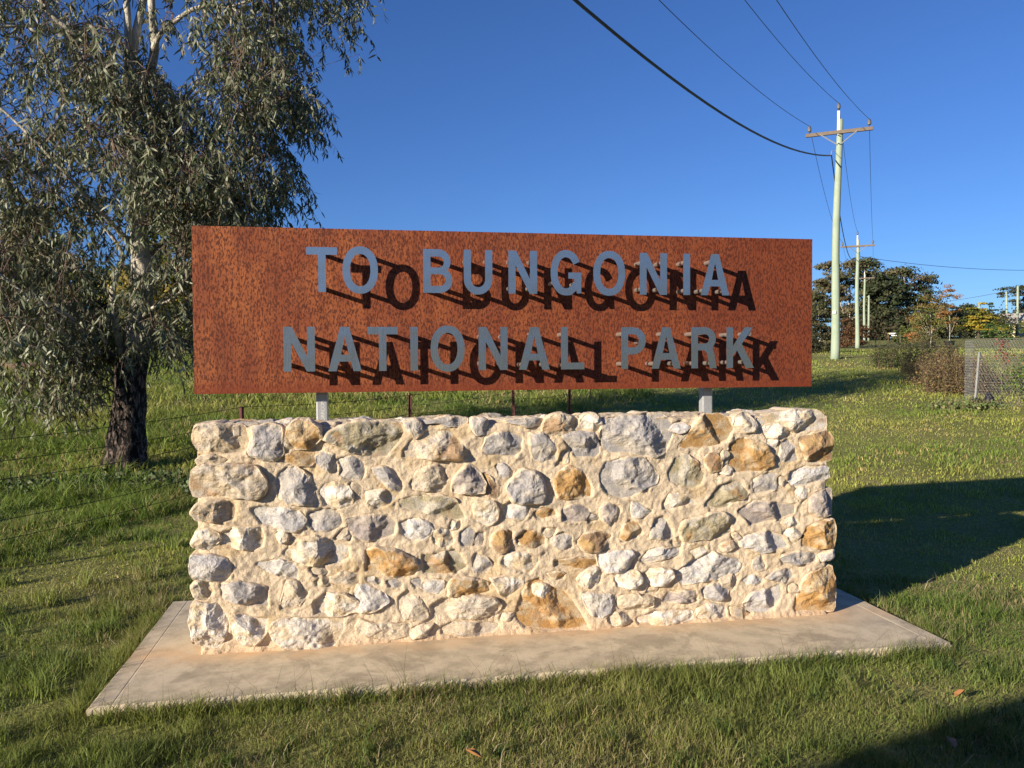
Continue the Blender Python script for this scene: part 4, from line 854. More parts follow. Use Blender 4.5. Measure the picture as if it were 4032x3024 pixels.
tree('golden_conifer', 'broad golden-yellow conifer with drooping layers beside the cream house', 'tree', 74.9, 84.2, 4.5, 5.6, [(.28, .23, .03), (.20, .19, .03), (.07, .085, .02), (.33, .26, .04)], 'cone', 7500, .12, .9, 95, .2, None, 43, None, 4)
tree('dark_conifer', 'narrow dark green conifer spire rising behind the golden conifer', 'tree', 84.9, 94.2, 5.9, 3.2, [(.04, .06, .025), (.05, .075, .03)], 'cone', 3500, .12, .2, 60, .18, None, 44)
tree('garden_shrub', 'round green garden shrub in front of the golden conifer', 'shrub', 65.5, 71.3, 1.95, 1.7, [(.06, .11, .03), (.08, .13, .035)], 'dome', 2000, .06, .0, 30, .0, None, 45)
tree('garden_shrub', 'round green garden shrub beside the far leaning pole', 'shrub', 65.4, 69.3, 1.75, 1.9, [(.07, .12, .03), (.10, .14, .04)], 'dome', 2000, .06, .0, 30, .0, None, 46)
tree('pine_tree', 'tall dark layered pine at the right edge of the view', 'tree', 100.0, 104.7, 7.4, 6.4, [(.05, .065, .035), (.07, .075, .045)], 'flat', 4500, .13, .8, 46, .22, None, 47, None, 10)
tree('pine_tree', 'shorter layered pine left of the taller one', 'tree', 101.2, 110.6, 5.6, 3.6, [(.05, .07, .035), (.07, .08, .045)], 'cone', 2600, .13, .6, 40, .18, None, 48, None, 6)
tree('far_bush', 'green bush below the tall pine', 'bush', 74.2, 75.6, 2.3, 2.6, [(.07, .11, .03), (.10, .11, .04)], 'dome', 2400, .07, .0, 34, .0, None, 49)
YEL = [(.14, .15, .03), (.22, .19, .035), (.09, .11, .03), (.26, .20, .04)]
tree('autumn_tree', 'yellow-green tree with a thick black trunk at the far left', 'tree', -21.3, 52.3, 9.6, 9.0, YEL+[(.05, .07, .02)], 'dome', 14000, .14, 1.3, 110, .32, M_DARKTRUNK, 51, None, 8)
tree('autumn_tree', 'large dark tree with yellowing leaves behind the left half of the sign', 'tree', -6.9, 41.6, 8.6, 8.8, YEL+[(.05, .06, .02)]*4, 'dome', 15000, .13, .5, 120, .3, M_DARKTRUNK, 52, None, 8)
tree('dark_thicket', 'dark green thicket behind the eucalypt trunk', 'bush', -20.0, 62.3, 5.6, 14, [(.04, .055, .02), (.06, .08, .025)], 'dome', 9000, .2, .0, 110, .15, None, 53)
tree('dark_thicket', 'taller dark thicket at the left of the paddock', 'bush', -29.0, 66.9, 5.6, 12, [(.04, .055, .02), (.07, .08, .025)], 'dome', 8000, .2, .0, 90, .15, None, 54)
tree('autumn_tree', 'small yellow tree seen between the eucalypt trunk and the sign', 'tree', -11.4, 47.0, 6.0, 5.4, [(.30, .24, .04), (.20, .19, .04), (.10, .12, .03)], 'dome', 6000, .09, .6, 60, .16, M_DARKTRUNK, 55, None, 5)
tree('dark_thicket', 'low dark thicket between the two yellow-leaved trees', 'bush', -13.2, 57.0, 4.6, 10, [(.04, .055, .02), (.06, .075, .025)], 'dome', 7000, .17, .0, 90, .0, None, 56)
# weedy stems
def weed(name, label, cat, x, y, rx, ry, h, cols, n, stems, seed, leaf=.02, droop=.3):
    rg = np.random.default_rng(seed); r = random.Random(seed); t = empty(name, (x, y, tz(x, y)), label, cat); b = MB(); base = []; nr = []
    for s in range(stems):
        a = r.random()*6.28; q = math.sqrt(r.random()); px, py = math.cos(a)*rx*q, math.sin(a)*ry*q; hh = h*(.45+.6*r.random())*(1-.35*q*q); lx, ly = r.gauss(0, .16)*hh, r.gauss(0, .16)*hh
        z0 = tz(x+px, y+py)-tz(x, y); p = [Vector((px+lx*k*k, py+ly*k*k, z0+hh*k-.02)) for k in (0, .35, .7, 1)]; b.tube(p, [.006, .005, .004, .002], 3, False)
        for _ in range(n//stems):
            k = .12+.88*r.random(); c = Vector((px+lx*k*k, py+ly*k*k, z0+hh*k)); rr = .05+.10*(1-k); base.append((c.x+r.gauss(0, rr), c.y+r.gauss(0, rr), max(z0+.01, c.z+r.gauss(0, .03)-droop*.1)))
    b.build('stems', M_TWIG, t); t.children[-1]['kind'] = 'stuff'; base = np.array(base); m_ = len(base); v, f = diamond_leaves(base, rand_unit(m_, rg), leaf*rg.uniform(.5, 1.4, m_), rg, .6)
    mesh('foliage', v, f, M_BGLEAF, t, col=np.repeat(palette(m_, cols, rg, .3), 4, 0)); return t
DK = [(.035, .05, .02), (.05, .07, .025), (.08, .09, .03)]; BR = [(.22, .155, .075), (.14, .105, .05), (.17, .17, .06), (.27, .17, .09), (.07, .06, .03)]
weed('dark_weed_bush', 'small dark thorny bush nearest the first power pole', 'bush', 16.55, 17.9, .6, .5, 1.2, DK, 3000, 60, 61, .022)
weed('dark_weed_bush', 'wider dark thorny bush between the small one and the brown weeds', 'bush', 16.05, 15.5, .75, .6, 1.3, DK+[(.10, .12, .04)], 5000, 90, 62, .022)
weed('brown_weeds', 'tall dry brown weeds left of the wire mesh guard', 'weeds', 14.35, 12.6, .8, .9, 1.0, BR, 9000, 200, 63, .02)
weed('brown_weeds', 'dense red-brown weeds against the mesh guard post', 'weeds', 13.5, 11.2, .6, .7, .95, BR, 7000, 150, 64, .02)
weed('brown_weeds', 'brown seeding weeds behind the mesh guard', 'weeds', 15.2, 11.0, 1.6, .9, .6, BR, 8000, 190, 65, .02)
weed('dark_weed_bush', 'dark spreading weeds at the foot of the thorny bushes', 'bush', 17.2, 16.4, 1.2, .7, .45, DK+BR[:2], 4000, 90, 66, .02)
weed('green_weeds', 'leafy green weeds along the fence line by the eucalypt', 'weeds', -1.6, 5.6, 1.6, .45, .17, [(.07, .11, .04), (.10, .15, .06), (.13, .16, .08)], 2600, 140, 67, .028)
weed('green_weeds', 'pale broad-leaved weed by the left end of the wall', 'weeds', -.75, 5.25, .35, .3, .26, [(.17, .22, .13), (.12, .17, .08)], 420, 26, 68, .04)
weed('green_weeds', 'fresh green grass clump at the foot of the mesh guard stake', 'weeds', 11.9, 9.0, .7, .35, .22, [(.13, .20, .06), (.20, .24, .09), (.26, .24, .11)], 1500, 160, 69, .03)
# tree guard
def tree_guard():
    x0, y0 = 12.20, 9.10; z = tz(x0, y0)
    t = empty('mesh_tree_guard', (x0, y0, z), 'wire mesh guard with a leaning grey stake round young plants at the right', 'tree guard')
    b = MB(); b.box((-.022, -.018, -.1), (.022, .018, 1.02), Matrix.Rotation(.085, 4, 'Y') @ Matrix.Rotation(.3, 4, 'Z')); b.build('stake', m_plain('grey_stake', (.22, .23, .22), .8, 0, .3, 20), t, bevel=.004)
    b = MB(); b.box((-.02, -.018, -.1), (.02, .018, 1.1), Matrix.Translation((2.2, -.9, 0)) @ Matrix.Rotation(-.04, 4, 'X')); b.build('stake', M_GALV, t, bevel=.004)
    b = MB(); H = 1.26; path = [Vector((-.02, .02, 0)), Vector((.45, -.42, 0)), Vector((1.2, -.72, 0)), Vector((2.2, -.9, 0)), Vector((2.9, -.4, 0)), Vector((2.9, .6, 0)), Vector((1.8, 1.2, 0)), Vector((.5, .9, 0)), Vector((-.02, .02, 0))]
    L = [0]
    for p, q in zip(path, path[1:]): L.append(L[-1]+(q-p).length)
    def on(s, h):
        s = max(0, min(L[-1]-1e-6, s)); k = max(i for i in range(len(L)-1) if L[i] <= s); tt = (s-L[k])/(L[k+1]-L[k]); p = path[k].lerp(path[k+1], tt)
        wob = .02*math.sin(s*3.1)+.015*math.sin(s*7+h*4); return Vector((p.x+wob, p.y+wob, h))
    cell = .052; nrow = int(H/cell); s = 0
    def rib(a, c): b.tube([a, c], .0011, 3, False)
    cols_ = int(L[-1]/cell)
    for i in range(cols_):
        for j in range(nrow):
            o = (j % 2)*cell*.5; a = on(i*cell+o, j*cell); c1 = on(i*cell+o, j*cell+cell*.45)
            rib(a, c1); rib(c1, on(i*cell+o+cell*.5, (j+1)*cell)); rib(c1, on(i*cell+o-cell*.5, (j+1)*cell))
    b.build('wire_mesh', m_plain('dull_zinc_wire', (.34, .35, .35), .6, .3), t)
    b = MB(); b.tube([on(s_*L[-1]/60, H) for s_ in range(61)], .002, 4, False); b.build('top_wire', M_GALV, t)
tree_guard()
def potted():
    x, y = 12.42, 9.02; z = tz(x, y); M_BAG = m_plain('black_plastic', (.012, .012, .014), .45)
    t = empty('grow_bag', (x, y, z), 'black planter bag at the foot of the young plant inside the mesh guard', 'planter')
    b = MB(); b.tube([(0, 0, 0), (0, .01, .06), (.02, 0, .16), (-.02, 0, .25)], [.10, .12, .085, .03], 7); b.build('bag', M_BAG, t, True)
    rg = np.random.default_rng(5); r = random.Random(5)
    for nm, lb, xx, yy, h, cols, n, lf in (('red_leaved_sapling', 'thin sapling with dark red leaves at its top inside the mesh guard', 13.35, 9.75, 1.2, [(.20, .045, .035), (.24, .07, .05), (.13, .05, .035)], 130, .032), ('green_seedling', 'small bright green-leaved plant inside the mesh guard', 13.0, 8.95, .72, [(.10, .17, .03), (.20, .24, .06), (.07, .10, .03)], 420, .038)):
        tt = empty(nm, (xx, yy, tz(xx, yy)), lb, 'young plant'); b = MB(); b.tube([(0, 0, 0), (-.03, 0, h*.4), (.01, .01, h*.8), (0, 0, h)], [.009, .007, .005, .003], 5); b.build('stem', M_TWIG, tt)
        base = []
        for _ in range(n):
            k = .35+.65*r.random() if 'red' not in nm else .62+.38*r.random(); q = .16 if 'red' not in nm else .10; base.append((r.gauss(0, q*.8), r.gauss(0, q*.8), h*k+r.gauss(0, .03)))
        base = np.array(base); v, f = diamond_leaves(base, rand_unit(len(base), rg), lf*rg.uniform(.6, 1.2, len(base)), rg, .5); mesh('foliage', v, f, M_BGLEAF, tt, col=np.repeat(palette(len(base), cols, rg), 4, 0))
    for lb, xx, yy, hh in (('black plastic pot under the orange autumn sapling', 32.36, 35.38, .42), ('dark low pot among the saplings with a white tag', 33.9, 38.9, .36)):
        tt = empty('plant_pot', (xx, yy, tz(xx, yy)), lb, 'pot', 'black plant pots on the far lawn'); b = MB(); b.tube([(0, 0, 0), (0, 0, hh-.03), (0, 0, hh-.03), (0, 0, hh)], [.21, .28, .31, .31], 16); b.build('pot', M_BAG, tt)
potted()
# ---------------------------------------------------------------- power line
PD = Vector((17.53, 25.61, 0)).normalized()
def lathe(b, prof, c, n=12): b.tube([(c[0], c[1], c[2]+z) for z, r_ in prof], [r_ for z, r_ in prof], n)
def power_pole(label, x, y, h=9.35, mat=None, n=18, rbase=.155, rz=0.0, lean=(0, 0), group='green timber power poles along the road'):
    t = empty('power_pole', (x, y, tz(x, y)), label, 'power pole', group, rz); r = random.Random(int(x*10)); pts = []; rad = []
    for k in range(14):
        q = k/13; pts.append((lean[0]*q*h+.03*math.sin(q*7+1), lean[1]*q*h+.02*math.sin(q*5), -.3+q*(h-.15+.3))); rad.append((rbase-(rbase-.10)*q)*(1+.03*math.sin(q*23)))
    b = MB(); b.tube(pts, rad, n); b.build('pole', mat or M_POLE, t, True)
    tx, ty = lean[0]*h, lean[1]*h; A = 1.10; cz = h-.62
    b = MB(); b.box((-A+tx, -.20+ty, cz-.06), (A+tx, -.10+ty, cz+.06)); b.build('crossarm', M_ARM, t, bevel=.008)
    for s in (-1, 1):
        b = MB(); b.tube([(tx+s*.62, ty-.21, cz-.02), (tx+s*.06, ty-.13, cz-.42)], .02, 4); b.build('brace', M_GALV, t)
    b = MB(); b.box((tx-.06, ty-.13, h-.72), (tx+.03, ty-.06, h+.14)); b.build('top_bracket', m_pole_bracket, t, bevel=.01)
    for ix, iz in ((-A+.12, cz+.06), (A-.12, cz+.06), (-.015, h+.14)):
        b = MB(); lathe(b, [(0, .015), (.07, .015), (.07, .05), (.10, .075), (.115, .05), (.15, .078), (.165, .05), (.20, .07), (.215, .045), (.26, .045), (.28, .02)], (tx+ix, ty-(.15 if abs(ix) > .1 else .09), iz)); b.build('insulator', M_INS, t, True)
    t['_att'] = [tx-A+.12, tx+A-.12, tx]; bpy.context.view_layer.update()
    M = t.matrix_world.copy(); at = [M @ Vector((tx-A+.12, ty-.15, cz+.33)), M @ Vector((tx-.015, ty-.09, h+.41)), M @ Vector((tx+A-.12, ty-.15, cz+.33)), M @ Vector((tx-.24, ty-.1, h-1.4))]
    del t['_att']
    return t, at
m_pole_bracket = m_plain('pale_pole_bracket', (.62, .60, .56), .7)
RZ = -.62
t1, A1 = power_pole('nearest tall green timber power pole with crossarm right of the sign', 17.42, 22.28, 8.62, rz=RZ, lean=(.014, .002))
t2, A2 = power_pole('second green power pole along the line, at half the height in view', 34.95, 47.89, 7.7, rz=RZ)
t3, A3 = power_pole('third green power pole in the distant close group of three', 58.01, 82.0, 7.9, rz=RZ)
t4, A4 = power_pole('grey weathered pole tucked behind the third power pole', 75.5, 106.6, 8.3, M_OLDPOLE, rz=RZ)
t0, A0 = power_pole('green power pole behind the viewer carrying the near wires', -12.0, -12.5, 11.0, rz=RZ)
# bracket holding the bundled cable on the first pole
for tt, AA in ((t1, A1), (t2, A2)):
    p = AA[3]; b = MB(); mw = tt.matrix_world.inverted(); q = mw @ p; b.tube([(q.x+.16, q.y+.08, q.z+.16), (q.x, q.y, q.z+.16), (q.x-.02, q.y, q.z+.02)], .012, 5); b.build('cable_hook', M_GALV, tt)
def wire(p, q, sag, rad, parent, name='conductor', n=40):
    b = MB(); pts = [p.lerp(q, k/n)-Vector((0, 0, 4*sag*(k/n)*(1-k/n))) for k in range(n+1)]; b.tube(pts, rad, 5, False)
    o = b.build(name, M_WIRE, None); o.parent = parent; bpy.context.view_layer.update(); o.matrix_parent_inverse = parent.matrix_world.inverted(); return o
line = empty('overhead_power_line', A1[1], 'thin bare overhead conductors strung from pole to pole against the sky', 'power line')
cable = empty('bundled_overhead_cable', A1[3], 'thick black bundled cable sweeping down to the nearest power pole', 'cable')
for PA, PB, sg in ((A0, A1, 1.75), (A1, A2, .75), (A2, A3, 1.0), (A3, A4, .7)):
    for k in range(3): wire(PA[k], PB[k], sg, .0085, line)
wire(A0[3], A1[3], 2.7, .026, cable, 'cable_span'); wire(A1[3]+Vector((0, 0, -.02)), A2[3], 1.25, .02, cable, 'cable_span')
sl_ = empty('service_cable', A2[3], 'single dark service cable running right from the second power pole', 'cable')
b = MB(); b.box((-.05, -.17, 1.62), (.05, -.155, 1.72)); b.build('number_tag', m_plain('white_tag', (.75, .75, .7), .5), t1)
for zz in (7.62, 7.9): b = MB(); b.tube([(.1, -.26, zz), (.1, .2, zz)], .018, 6); b.build('bolt', M_GALV, t1)
wire(Vector((35.2, 48.0, 8.63)), Vector((62, 48.3, 8.9)), .9, .016, sl_, 'cable_span')
def thin_pole(label, x, y, h, lx=0, wires=True, r=.12):
    t = empty('timber_pole', (x, y, tz(x, y)), label, 'pole', 'thin green poles far off at the right'); b = MB(); b.tube([(0, 0, -.3), (lx*.5, 0, h*.5), (lx, 0, h)], [r*1.15, r, r*.8], 10); b.build('pole', M_POLE, t, True)
    b = MB(); b.box((lx-.3, -.05, h-.55), (lx+.3, .05, h-.47)); b.build('bracket', M_ARM, t); return t
thin_pole('far green pole standing straight behind the garden, second from the right edge', 93.5, 100.8, 6.6, -.3, r=.16)
thin_pole('tallest of the far green poles, nearest the right edge', 91.0, 96.2, 7.1, r=.17)
thin_pole('far green pole in front of the golden conifer', 78.5, 88.2, 4.6, -.3, r=.13)
thin_pole('small far green pole left of the golden conifer', 100.8, 119.0, 5.0, r=.14)
thin_pole('faint far pole beside the orange sapling', 94.9, 114.5, 3.6, r=.13)
t5 = thin_pole('short bright green pole standing just right of the third power pole', 60.1, 84.3, 5.4, r=.12)
fw = empty('far_service_cable', (83, 98, 9.7), 'thin far wire crossing behind the orange saplings to the far poles', 'cable')
wire(Vector((79, 108, 9.0)), Vector((91.0, 96.2, 4.3+6.7)), .3, .022, fw, 'cable_span')
# ---------------------------------------------------------------- far houses, signs, posts, road
def house(label, x, y, w, d, h, rz, wc, rc, sg=True):
    z = tz(x, y); t = empty('house', (x, y, z), label, 'house', rz=rz); mw_ = m_plain('painted_weatherboard', wc, .8, 0, .08, 2); mr = m_plain('roof_sheet', rc, .6, .2, .15, 2)
    b = MB(); b.box((-w/2, 0, -.5), (w/2, d, h)); b.build('wall', mw_, t)
    b = MB(); rh = 1.1; e = .3; v = [(-w/2-e, -e, h), (w/2+e, -e, h), (w/2+e, d+e, h), (-w/2-e, d+e, h), (-w/2-e, d/2, h+rh), (w/2+e, d/2, h+rh)]; b.add(v, [(0, 1, 5, 4), (2, 3, 4, 5), (1, 2, 5), (3, 0, 4), (3, 2, 1, 0)]); b.build('roof', mr, t)
    for k in range(int(w/2.6)):
        cx = -w/2+1.1+k*2.6; b = MB(); b.box((cx-.5, -.03, h*.42), (cx+.5, .02, h*.82)); wo = b.build('window', m_plain('window_frame', (.75, .75, .72), .6), t)
        b = MB(); b.box((cx-.43, -.05, h*.46), (cx+.43, -.031, h*.78)); b.build('pane', m_plain('dark_glass', (.03, .035, .045), .1), wo)
    return t
house('cream weatherboard house half hidden by the golden conifer', 84.58, 94.32, 6.6, 5, 1.75, -.72, (.80, .68, .40), (.45, .42, .36))
house('small pale brown house near the right edge behind the shrubs', 91.35, 97.17, 4.0, 4, 2.3, -.75, (.60, .50, .42), (.5, .47, .42))
def finger_sign():
    x, y = 52.31, 68.0; t = empty('finger_signpost', (x, y, tz(x, y)), 'slim signpost with two white finger boards beside the far gum trees', 'signpost', rz=-.62); b = MB(); b.tube([(0, 0, -.1), (0, 0, 1.0)], .035, 8); b.build('post', M_GALV, t)
    for z, w in ((.92, .7), (.72, .5)): b = MB(); b.box((-w, -.06, z-.06), (.04, -.04, z+.06)); b.build('sign_board', m_plain('white_board', (.8, .8, .78), .5, 0, .03), t)
finger_sign()
GP = 'thin posts standing on the far lawn'
for lb, x, y, h, c in (('dark thin post just right of the pole group', 38.94, 51.66, 1.0, (.06, .05, .045)), ('brown marker post with a small yellow top', 53.95, 71.7, .85, (.16, .09, .06)), ('short thin post left of the hedge columns', 42.99, 54.44, .9, (.12, .11, .07))):
    t = empty('marker_post', (x, y, tz(x, y)), lb, 'post', GP); b = MB(); b.tube([(0, 0, -.1), (0, 0, h)], .04, 8); b.build('post', m_plain('post_paint', c, .8), t)
    if 'yellow' in lb: b = MB(); b.tube([(0, 0, h+.0), (0, 0, h+.12)], .06, 8); b.build('cap', m_plain('yellow_cap', (.7, .55, .1), .5), t)
def road():
    b = MB(); pts = [(70 + k*3.2, 62 + k*2.0) for k in range(16)]; v = []
    for x, y in pts: v += [(x-1.6, y+2.6, tz(x-1.6, y+2.6)+.05), (x+1.6, y-2.6, tz(x+1.6, y-2.6)+.05)]
    b.add(v, [(2*k, 2*k+1, 2*k+3, 2*k+2) for k in range(15)]); tag(b.build('road', m_plain('asphalt', (.07, .07, .075), .9)), kind='structure')
road()
# rocks and mulch in the paddock
def rock(name, label, cat, x, y, sx, sy, sz, c, seed, n=3):
    bm = bmesh.new(); bmesh.ops.create_icosphere(bm, subdivisions=n, radius=1); v = np.array([list(q.co) for q in bm.verts]); f = [[q.index for q in fc.verts] for fc in bm.faces]; bm.free()
    v = v*(1+fbm(v, 1.3, 3, seed)*.45)[:, None]*np.array([sx, sy, sz]); v[:, 2] = np.maximum(v[:, 2], -.05)
    tag(mesh(name, v, f, m_plain('rock_surface', c, .9, 0, .3, 12), loc=(x, y, tz(x, y))), label, cat)
rock('rock', 'pale square rock in the paddock at the far left', 'rock', -11.9, 29.6, .22, .2, .22, (.45, .42, .37), 3)
rock('rock', 'small tan rock in the paddock just left of the eucalypt trunk', 'rock', -7.7, 24.0, .22, .2, .13, (.45, .37, .26), 4)
rock('rock', 'pale flat rock beside the square rock', 'rock', -12.3, 30.4, .3, .2, .1, (.5, .47, .42), 6)
rock('mulch_heap', 'low reddish-brown heap of mulch in the left paddock', 'mulch heap', -9.3, 23.2, 1.0, .7, .2, (.17, .10, .07), 5, 4)
# ---------------------------------------------------------------- parked vehicle beside the photographer (casts the shadow at lower right)
def vehicle():
    t = empty('parked_van', (-6.17, -7.7, -.05), 'tall white high-roofed van parked behind the viewer, casting the corner shadow', 'van', rz=.31)
    prof = [(-3.0, .4), (-3.05, 1.0), (-3.0, 2.85), (-2.85, 3.0), (2.1, 3.05), (2.35, 2.9), (2.75, 1.7), (3.45, 1.35), (3.6, 1.0), (3.6, .42)]
    b = MB(); n = len(prof); v = []
    for s in (-1.05, 1.05): v += [(x, s*(1-.03*max(0, (z-1.0)/2)), z) for x, z in prof]
    b.add(v, [tuple(range(n-1, -1, -1)), tuple(range(n, 2*n))]+[(k, (k+1) % n, (k+1) % n+n, k+n) for k in range(n)]); b.build('body', m_plain('white_car_paint', (.75, .75, .74), .3, 0, .04), t, bevel=.05)
    for s in (-1, 1):
        b = MB(); b.box((1.35, s*1.035-.012, 1.5), (2.4, s*1.035+.012, 2.1)); b.build('side_window', m_plain('tinted_glass', (.02, .025, .03), .08), t)
        for x in (-1.9, 2.4):
            b = MB(); b.tube([(x, s*.8, .36), (x, s*1.06, .36)], .36, 24); w = b.build('wheel', m_plain('tyre_rubber', (.02, .02, .02), .9), t); b = MB(); b.tube([(x, s*1.061, .36), (x, s*1.075, .36)], .2, 20); b.build('rim', M_GALV, w)
        b = MB(); b.box((3.58, s*.75-.16, .85), (3.63, s*.75+.16, 1.05)); b.build('headlight', m_plain('lamp_glass', (.7, .7, .7), .1), t)
vehicle()
# trees behind the camera, seen only as reflections in the letters
def back_trees():
    rg = np.random.default_rng(99); P = []; C_ = []
    for k in range(46):
        a = math.radians(100+160*k/45+rg.uniform(-1, 1)); R_ = rg.uniform(62, 78); h = rg.uniform(6.4, 8.6); x = .9+R_*math.sin(a); y = -4.5+R_*math.cos(a)
        n = 420; q = rand_unit(n, rg)*rg.random((n, 1))**.33*np.array([3.6, 3.6, h/2]); P.append(q+np.array([x, y, -.1+h/2])); C_.append(palette(n, DGUM, rg))
    P = np.vstack(P); v, f = diamond_leaves(P, rand_unit(len(P), rg), rg.uniform(.4, .9, len(P)), rg); tag(mesh('treeline', v, f, M_BGLEAF, col=np.repeat(np.vstack(C_), 4, 0)), 'distant belt of dark trees behind the viewer', 'trees', kind='stuff')
back_trees()
# ---------------------------------------------------------------- grass
def blades(name, P, h, w, lean, col, rg, label):
    n = len(P); a = rg.random(n)*2*np.pi; s = np.column_stack([np.cos(a), np.sin(a), 0*a]); b_ = rg.random(n)*2*np.pi; d = np.column_stack([np.cos(b_), np.sin(b_), 0*b_])*lean[:, None]
    H = h[:, None]; W_ = w[:, None]/2; up = np.array([[0, 0, 1.]]); tipz = np.sqrt(np.clip(1-lean**2*.6, .15, 1))[:, None]
    V = [P-s*W_, P+s*W_, P+up*H*.5*tipz**.3-s*W_*.75+d*H*.25, P+up*H*.5*tipz**.3+s*W_*.75+d*H*.25, P+up*H*tipz+d*H*.9]
    v = np.stack(V, 1).reshape(-1, 3); i = (np.arange(n)*5)[:, None]; f = np.concatenate([i+[0, 1, 2], i+[1, 3, 2], i+[2, 3, 4]], 1).reshape(-1, 3)
    o = mesh(name, v, f, M_GRASS, col=np.repeat(col, 5, 0)); return tag(o, label, 'grass', kind='stuff')
G1 = np.array((.125, .185, .040)); G2 = np.array((.235, .26, .072)); DRY = np.array((.34, .285, .145)); GD = np.array((.06, .10, .028))
def grass_col(P, rg, dry=.25):
    n = len(P); a = np.clip(fbm(P[:, :2], .55, 3, 201)*1.6+.5, 0, 1)[:, None]; b = np.clip(fbm(P[:, :2], 2.6, 3, 202)*1.8+.2, 0, 1)[:, None]; g = G1*(1-a)+G2*a; g = g*(1-b*.4)+GD*b*.4
    pd = np.clip(dry+fbm(P[:, :2], 1.1, 3, 203)*.75, .03, .9); isd = rg.random(n) < pd; g = np.where(isd[:, None], DRY*(.6+.6*rg.random((n, 1))), g*(.65+.7*rg.random((n, 1)))); return g
def slabmask(P, mgn=0.0): return ~((P[:, 0] > -.33-mgn) & (P[:, 0] < 4.035+mgn) & (P[:, 1] > -.605-mgn) & (P[:, 1] < 1.05+mgn))
def sect(n, r0, r1, rg, half=39.0, pw=1.0):
    r = np.sqrt(r0**2+(r1**2-r0**2)*rg.random(n)**pw); a = math.radians(10.2)+np.radians(rg.uniform(-half, half, n)); a = -a+2*math.radians(10.2)
    return np.column_stack([.9+r*np.sin(a-math.radians(0)+math.radians(-0)), -4.5+r*np.cos(a)])
FL = [(-3.4, .4), (-1.92, 2.55), (-.42, 4.9), (1.52, 7.15), (4.18, 9.62), (7.6, 13.4)]
def beyond_fence(p):                                                  # rough paddock left of the fence line
    xf = np.interp(p[:, 1], [q[1] for q in FL], [q[0] for q in FL]); return (p[:, 0] < xf-.05) & (p[:, 1] > .2)
def build_grass():
    rg = np.random.default_rng(42); bands = [(2.5, 4.2, 105000, .0036, .046), (4.2, 6.5, 110000, .0046, .045), (6.5, 10, 88000, .0065, .05), (10, 17, 92000, .011, .06), (17, 27, 80000, .019, .07), (27, 48, 60000, .034, .085)]
    for i, (r0, r1, n, w, h) in enumerate(bands):
        a = math.radians(10.2); rr = np.sqrt(r0**2+(r1**2-r0**2)*rg.random(n)); th = a+np.radians(rg.uniform(-40, 40, n)); p = np.column_stack([.9+rr*np.sin(th), -4.5+rr*np.cos(th)])
        p = p[slabmask(p) & ((fbm(p, 5, 2, 215) > -.28) | (rg.random(len(p)) < .45))]; keep = ~((p[:, 0] > .5) & (p[:, 0] < 4.2) & (p[:, 1] > 1.1) & (p[:, 1] < 2.2)); p = p[keep]; n = len(p)
        P = np.column_stack([p, terr(p[:, 0], p[:, 1])-.004]); rough = beyond_fence(p); patch = np.clip(fbm(p, 1.4, 3, 210)*1.3+fbm(p, 6, 2, 211)*1.2+.95, .55, 2.0)
        H = h*patch*rg.uniform(.5, 1.35, n)*np.where(rough, 2.4, .62 if i >= 2 else 1.2 if i == 0 else 1.0); Wd = w*rg.uniform(.6, 1.3, n)*np.where(rough, 1.3, 1); lean = np.where(rough, rg.uniform(.5, 1.15, n), rg.uniform(.15, 1.0, n))
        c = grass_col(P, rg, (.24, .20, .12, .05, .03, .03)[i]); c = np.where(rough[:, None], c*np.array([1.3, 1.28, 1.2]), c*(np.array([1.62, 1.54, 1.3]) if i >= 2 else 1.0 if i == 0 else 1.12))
        blades('grass', P, H, Wd, lean, c, rg, ['short mown grass nearest the viewer in front of the slab', 'mown grass beside and just behind the slab', 'grass close behind the wall and by the fence', 'grass in the middle distance behind the sign', 'grass running up to the nearest power pole', 'far thin grass on the slope'][i])
    # longer tufts and wisps along the slab edges
    E = []
    for k in range(560):
        u = rg.random()
        side = rg.random()
        if side < .62: c = (-.36+4.42*u, -.62-rg.random()*.05)
        elif side < .85: c = (-.36-rg.random()*.05, -.6+1.6*u)
        else: c = (4.06+rg.random()*.05, -.6+1.6*u)
        m_ = int(rg.integers(10, 42)); E.append(np.column_stack([np.array(c)[None]+rg.normal(size=(m_, 2))*.022, np.full(m_, rg.uniform(.07, .15))]))
    E = np.vstack(E); E = E[slabmask(E, .002)]; n = len(E); P = np.column_stack([E[:, :2], np.full(n, -.094)])
    blades('grass_tufts', P, E[:, 2]*rg.uniform(.6, 1.3, n), rg.uniform(.003, .0055, n), rg.uniform(.1, .9, n), grass_col(P, rg, .2), rg, 'longer grass tufts leaning over the edges of the slab')
    n = 170; p = np.column_stack([rg.uniform(-.4, 4.1, n), rg.uniform(-.72, -.62, n)]); P = np.column_stack([p, np.full(n, -.09)])
    blades('grass_wisps', P, rg.uniform(.16, .34, n), np.full(n, .0022), rg.uniform(.2, .85, n), palette(n, [(.14, .15, .05), (.22, .17, .08), (.10, .12, .04)], rg), rg, 'thin seeding grass wisps standing along the front of the slab')
    # darker clumps and flattened straw in the near turf
    T_ = []
    for k in range(260):
        c = np.array([rg.uniform(-2.2, 5.2), rg.uniform(-2.9, -.75)]); m_ = int(rg.integers(14, 60)); T_.append(np.column_stack([c[None]+rg.normal(size=(m_, 2))*rg.uniform(.02, .05), np.full(m_, rg.uniform(.05, .10))]))
    T_ = np.vstack(T_); T_ = T_[slabmask(T_, .01)]; n = len(T_); P = np.column_stack([T_[:, :2], np.full(n, -.054)])
    blades('grass_clumps', P, T_[:, 2]*rg.uniform(.6, 1.25, n), rg.uniform(.0035, .006, n), rg.uniform(.3, 1.0, n), palette(n, [G1*.8, GD, G1, GD*.9, G2*.8], rg, .25), rg, 'darker clumps of coarse grass in the front turf')
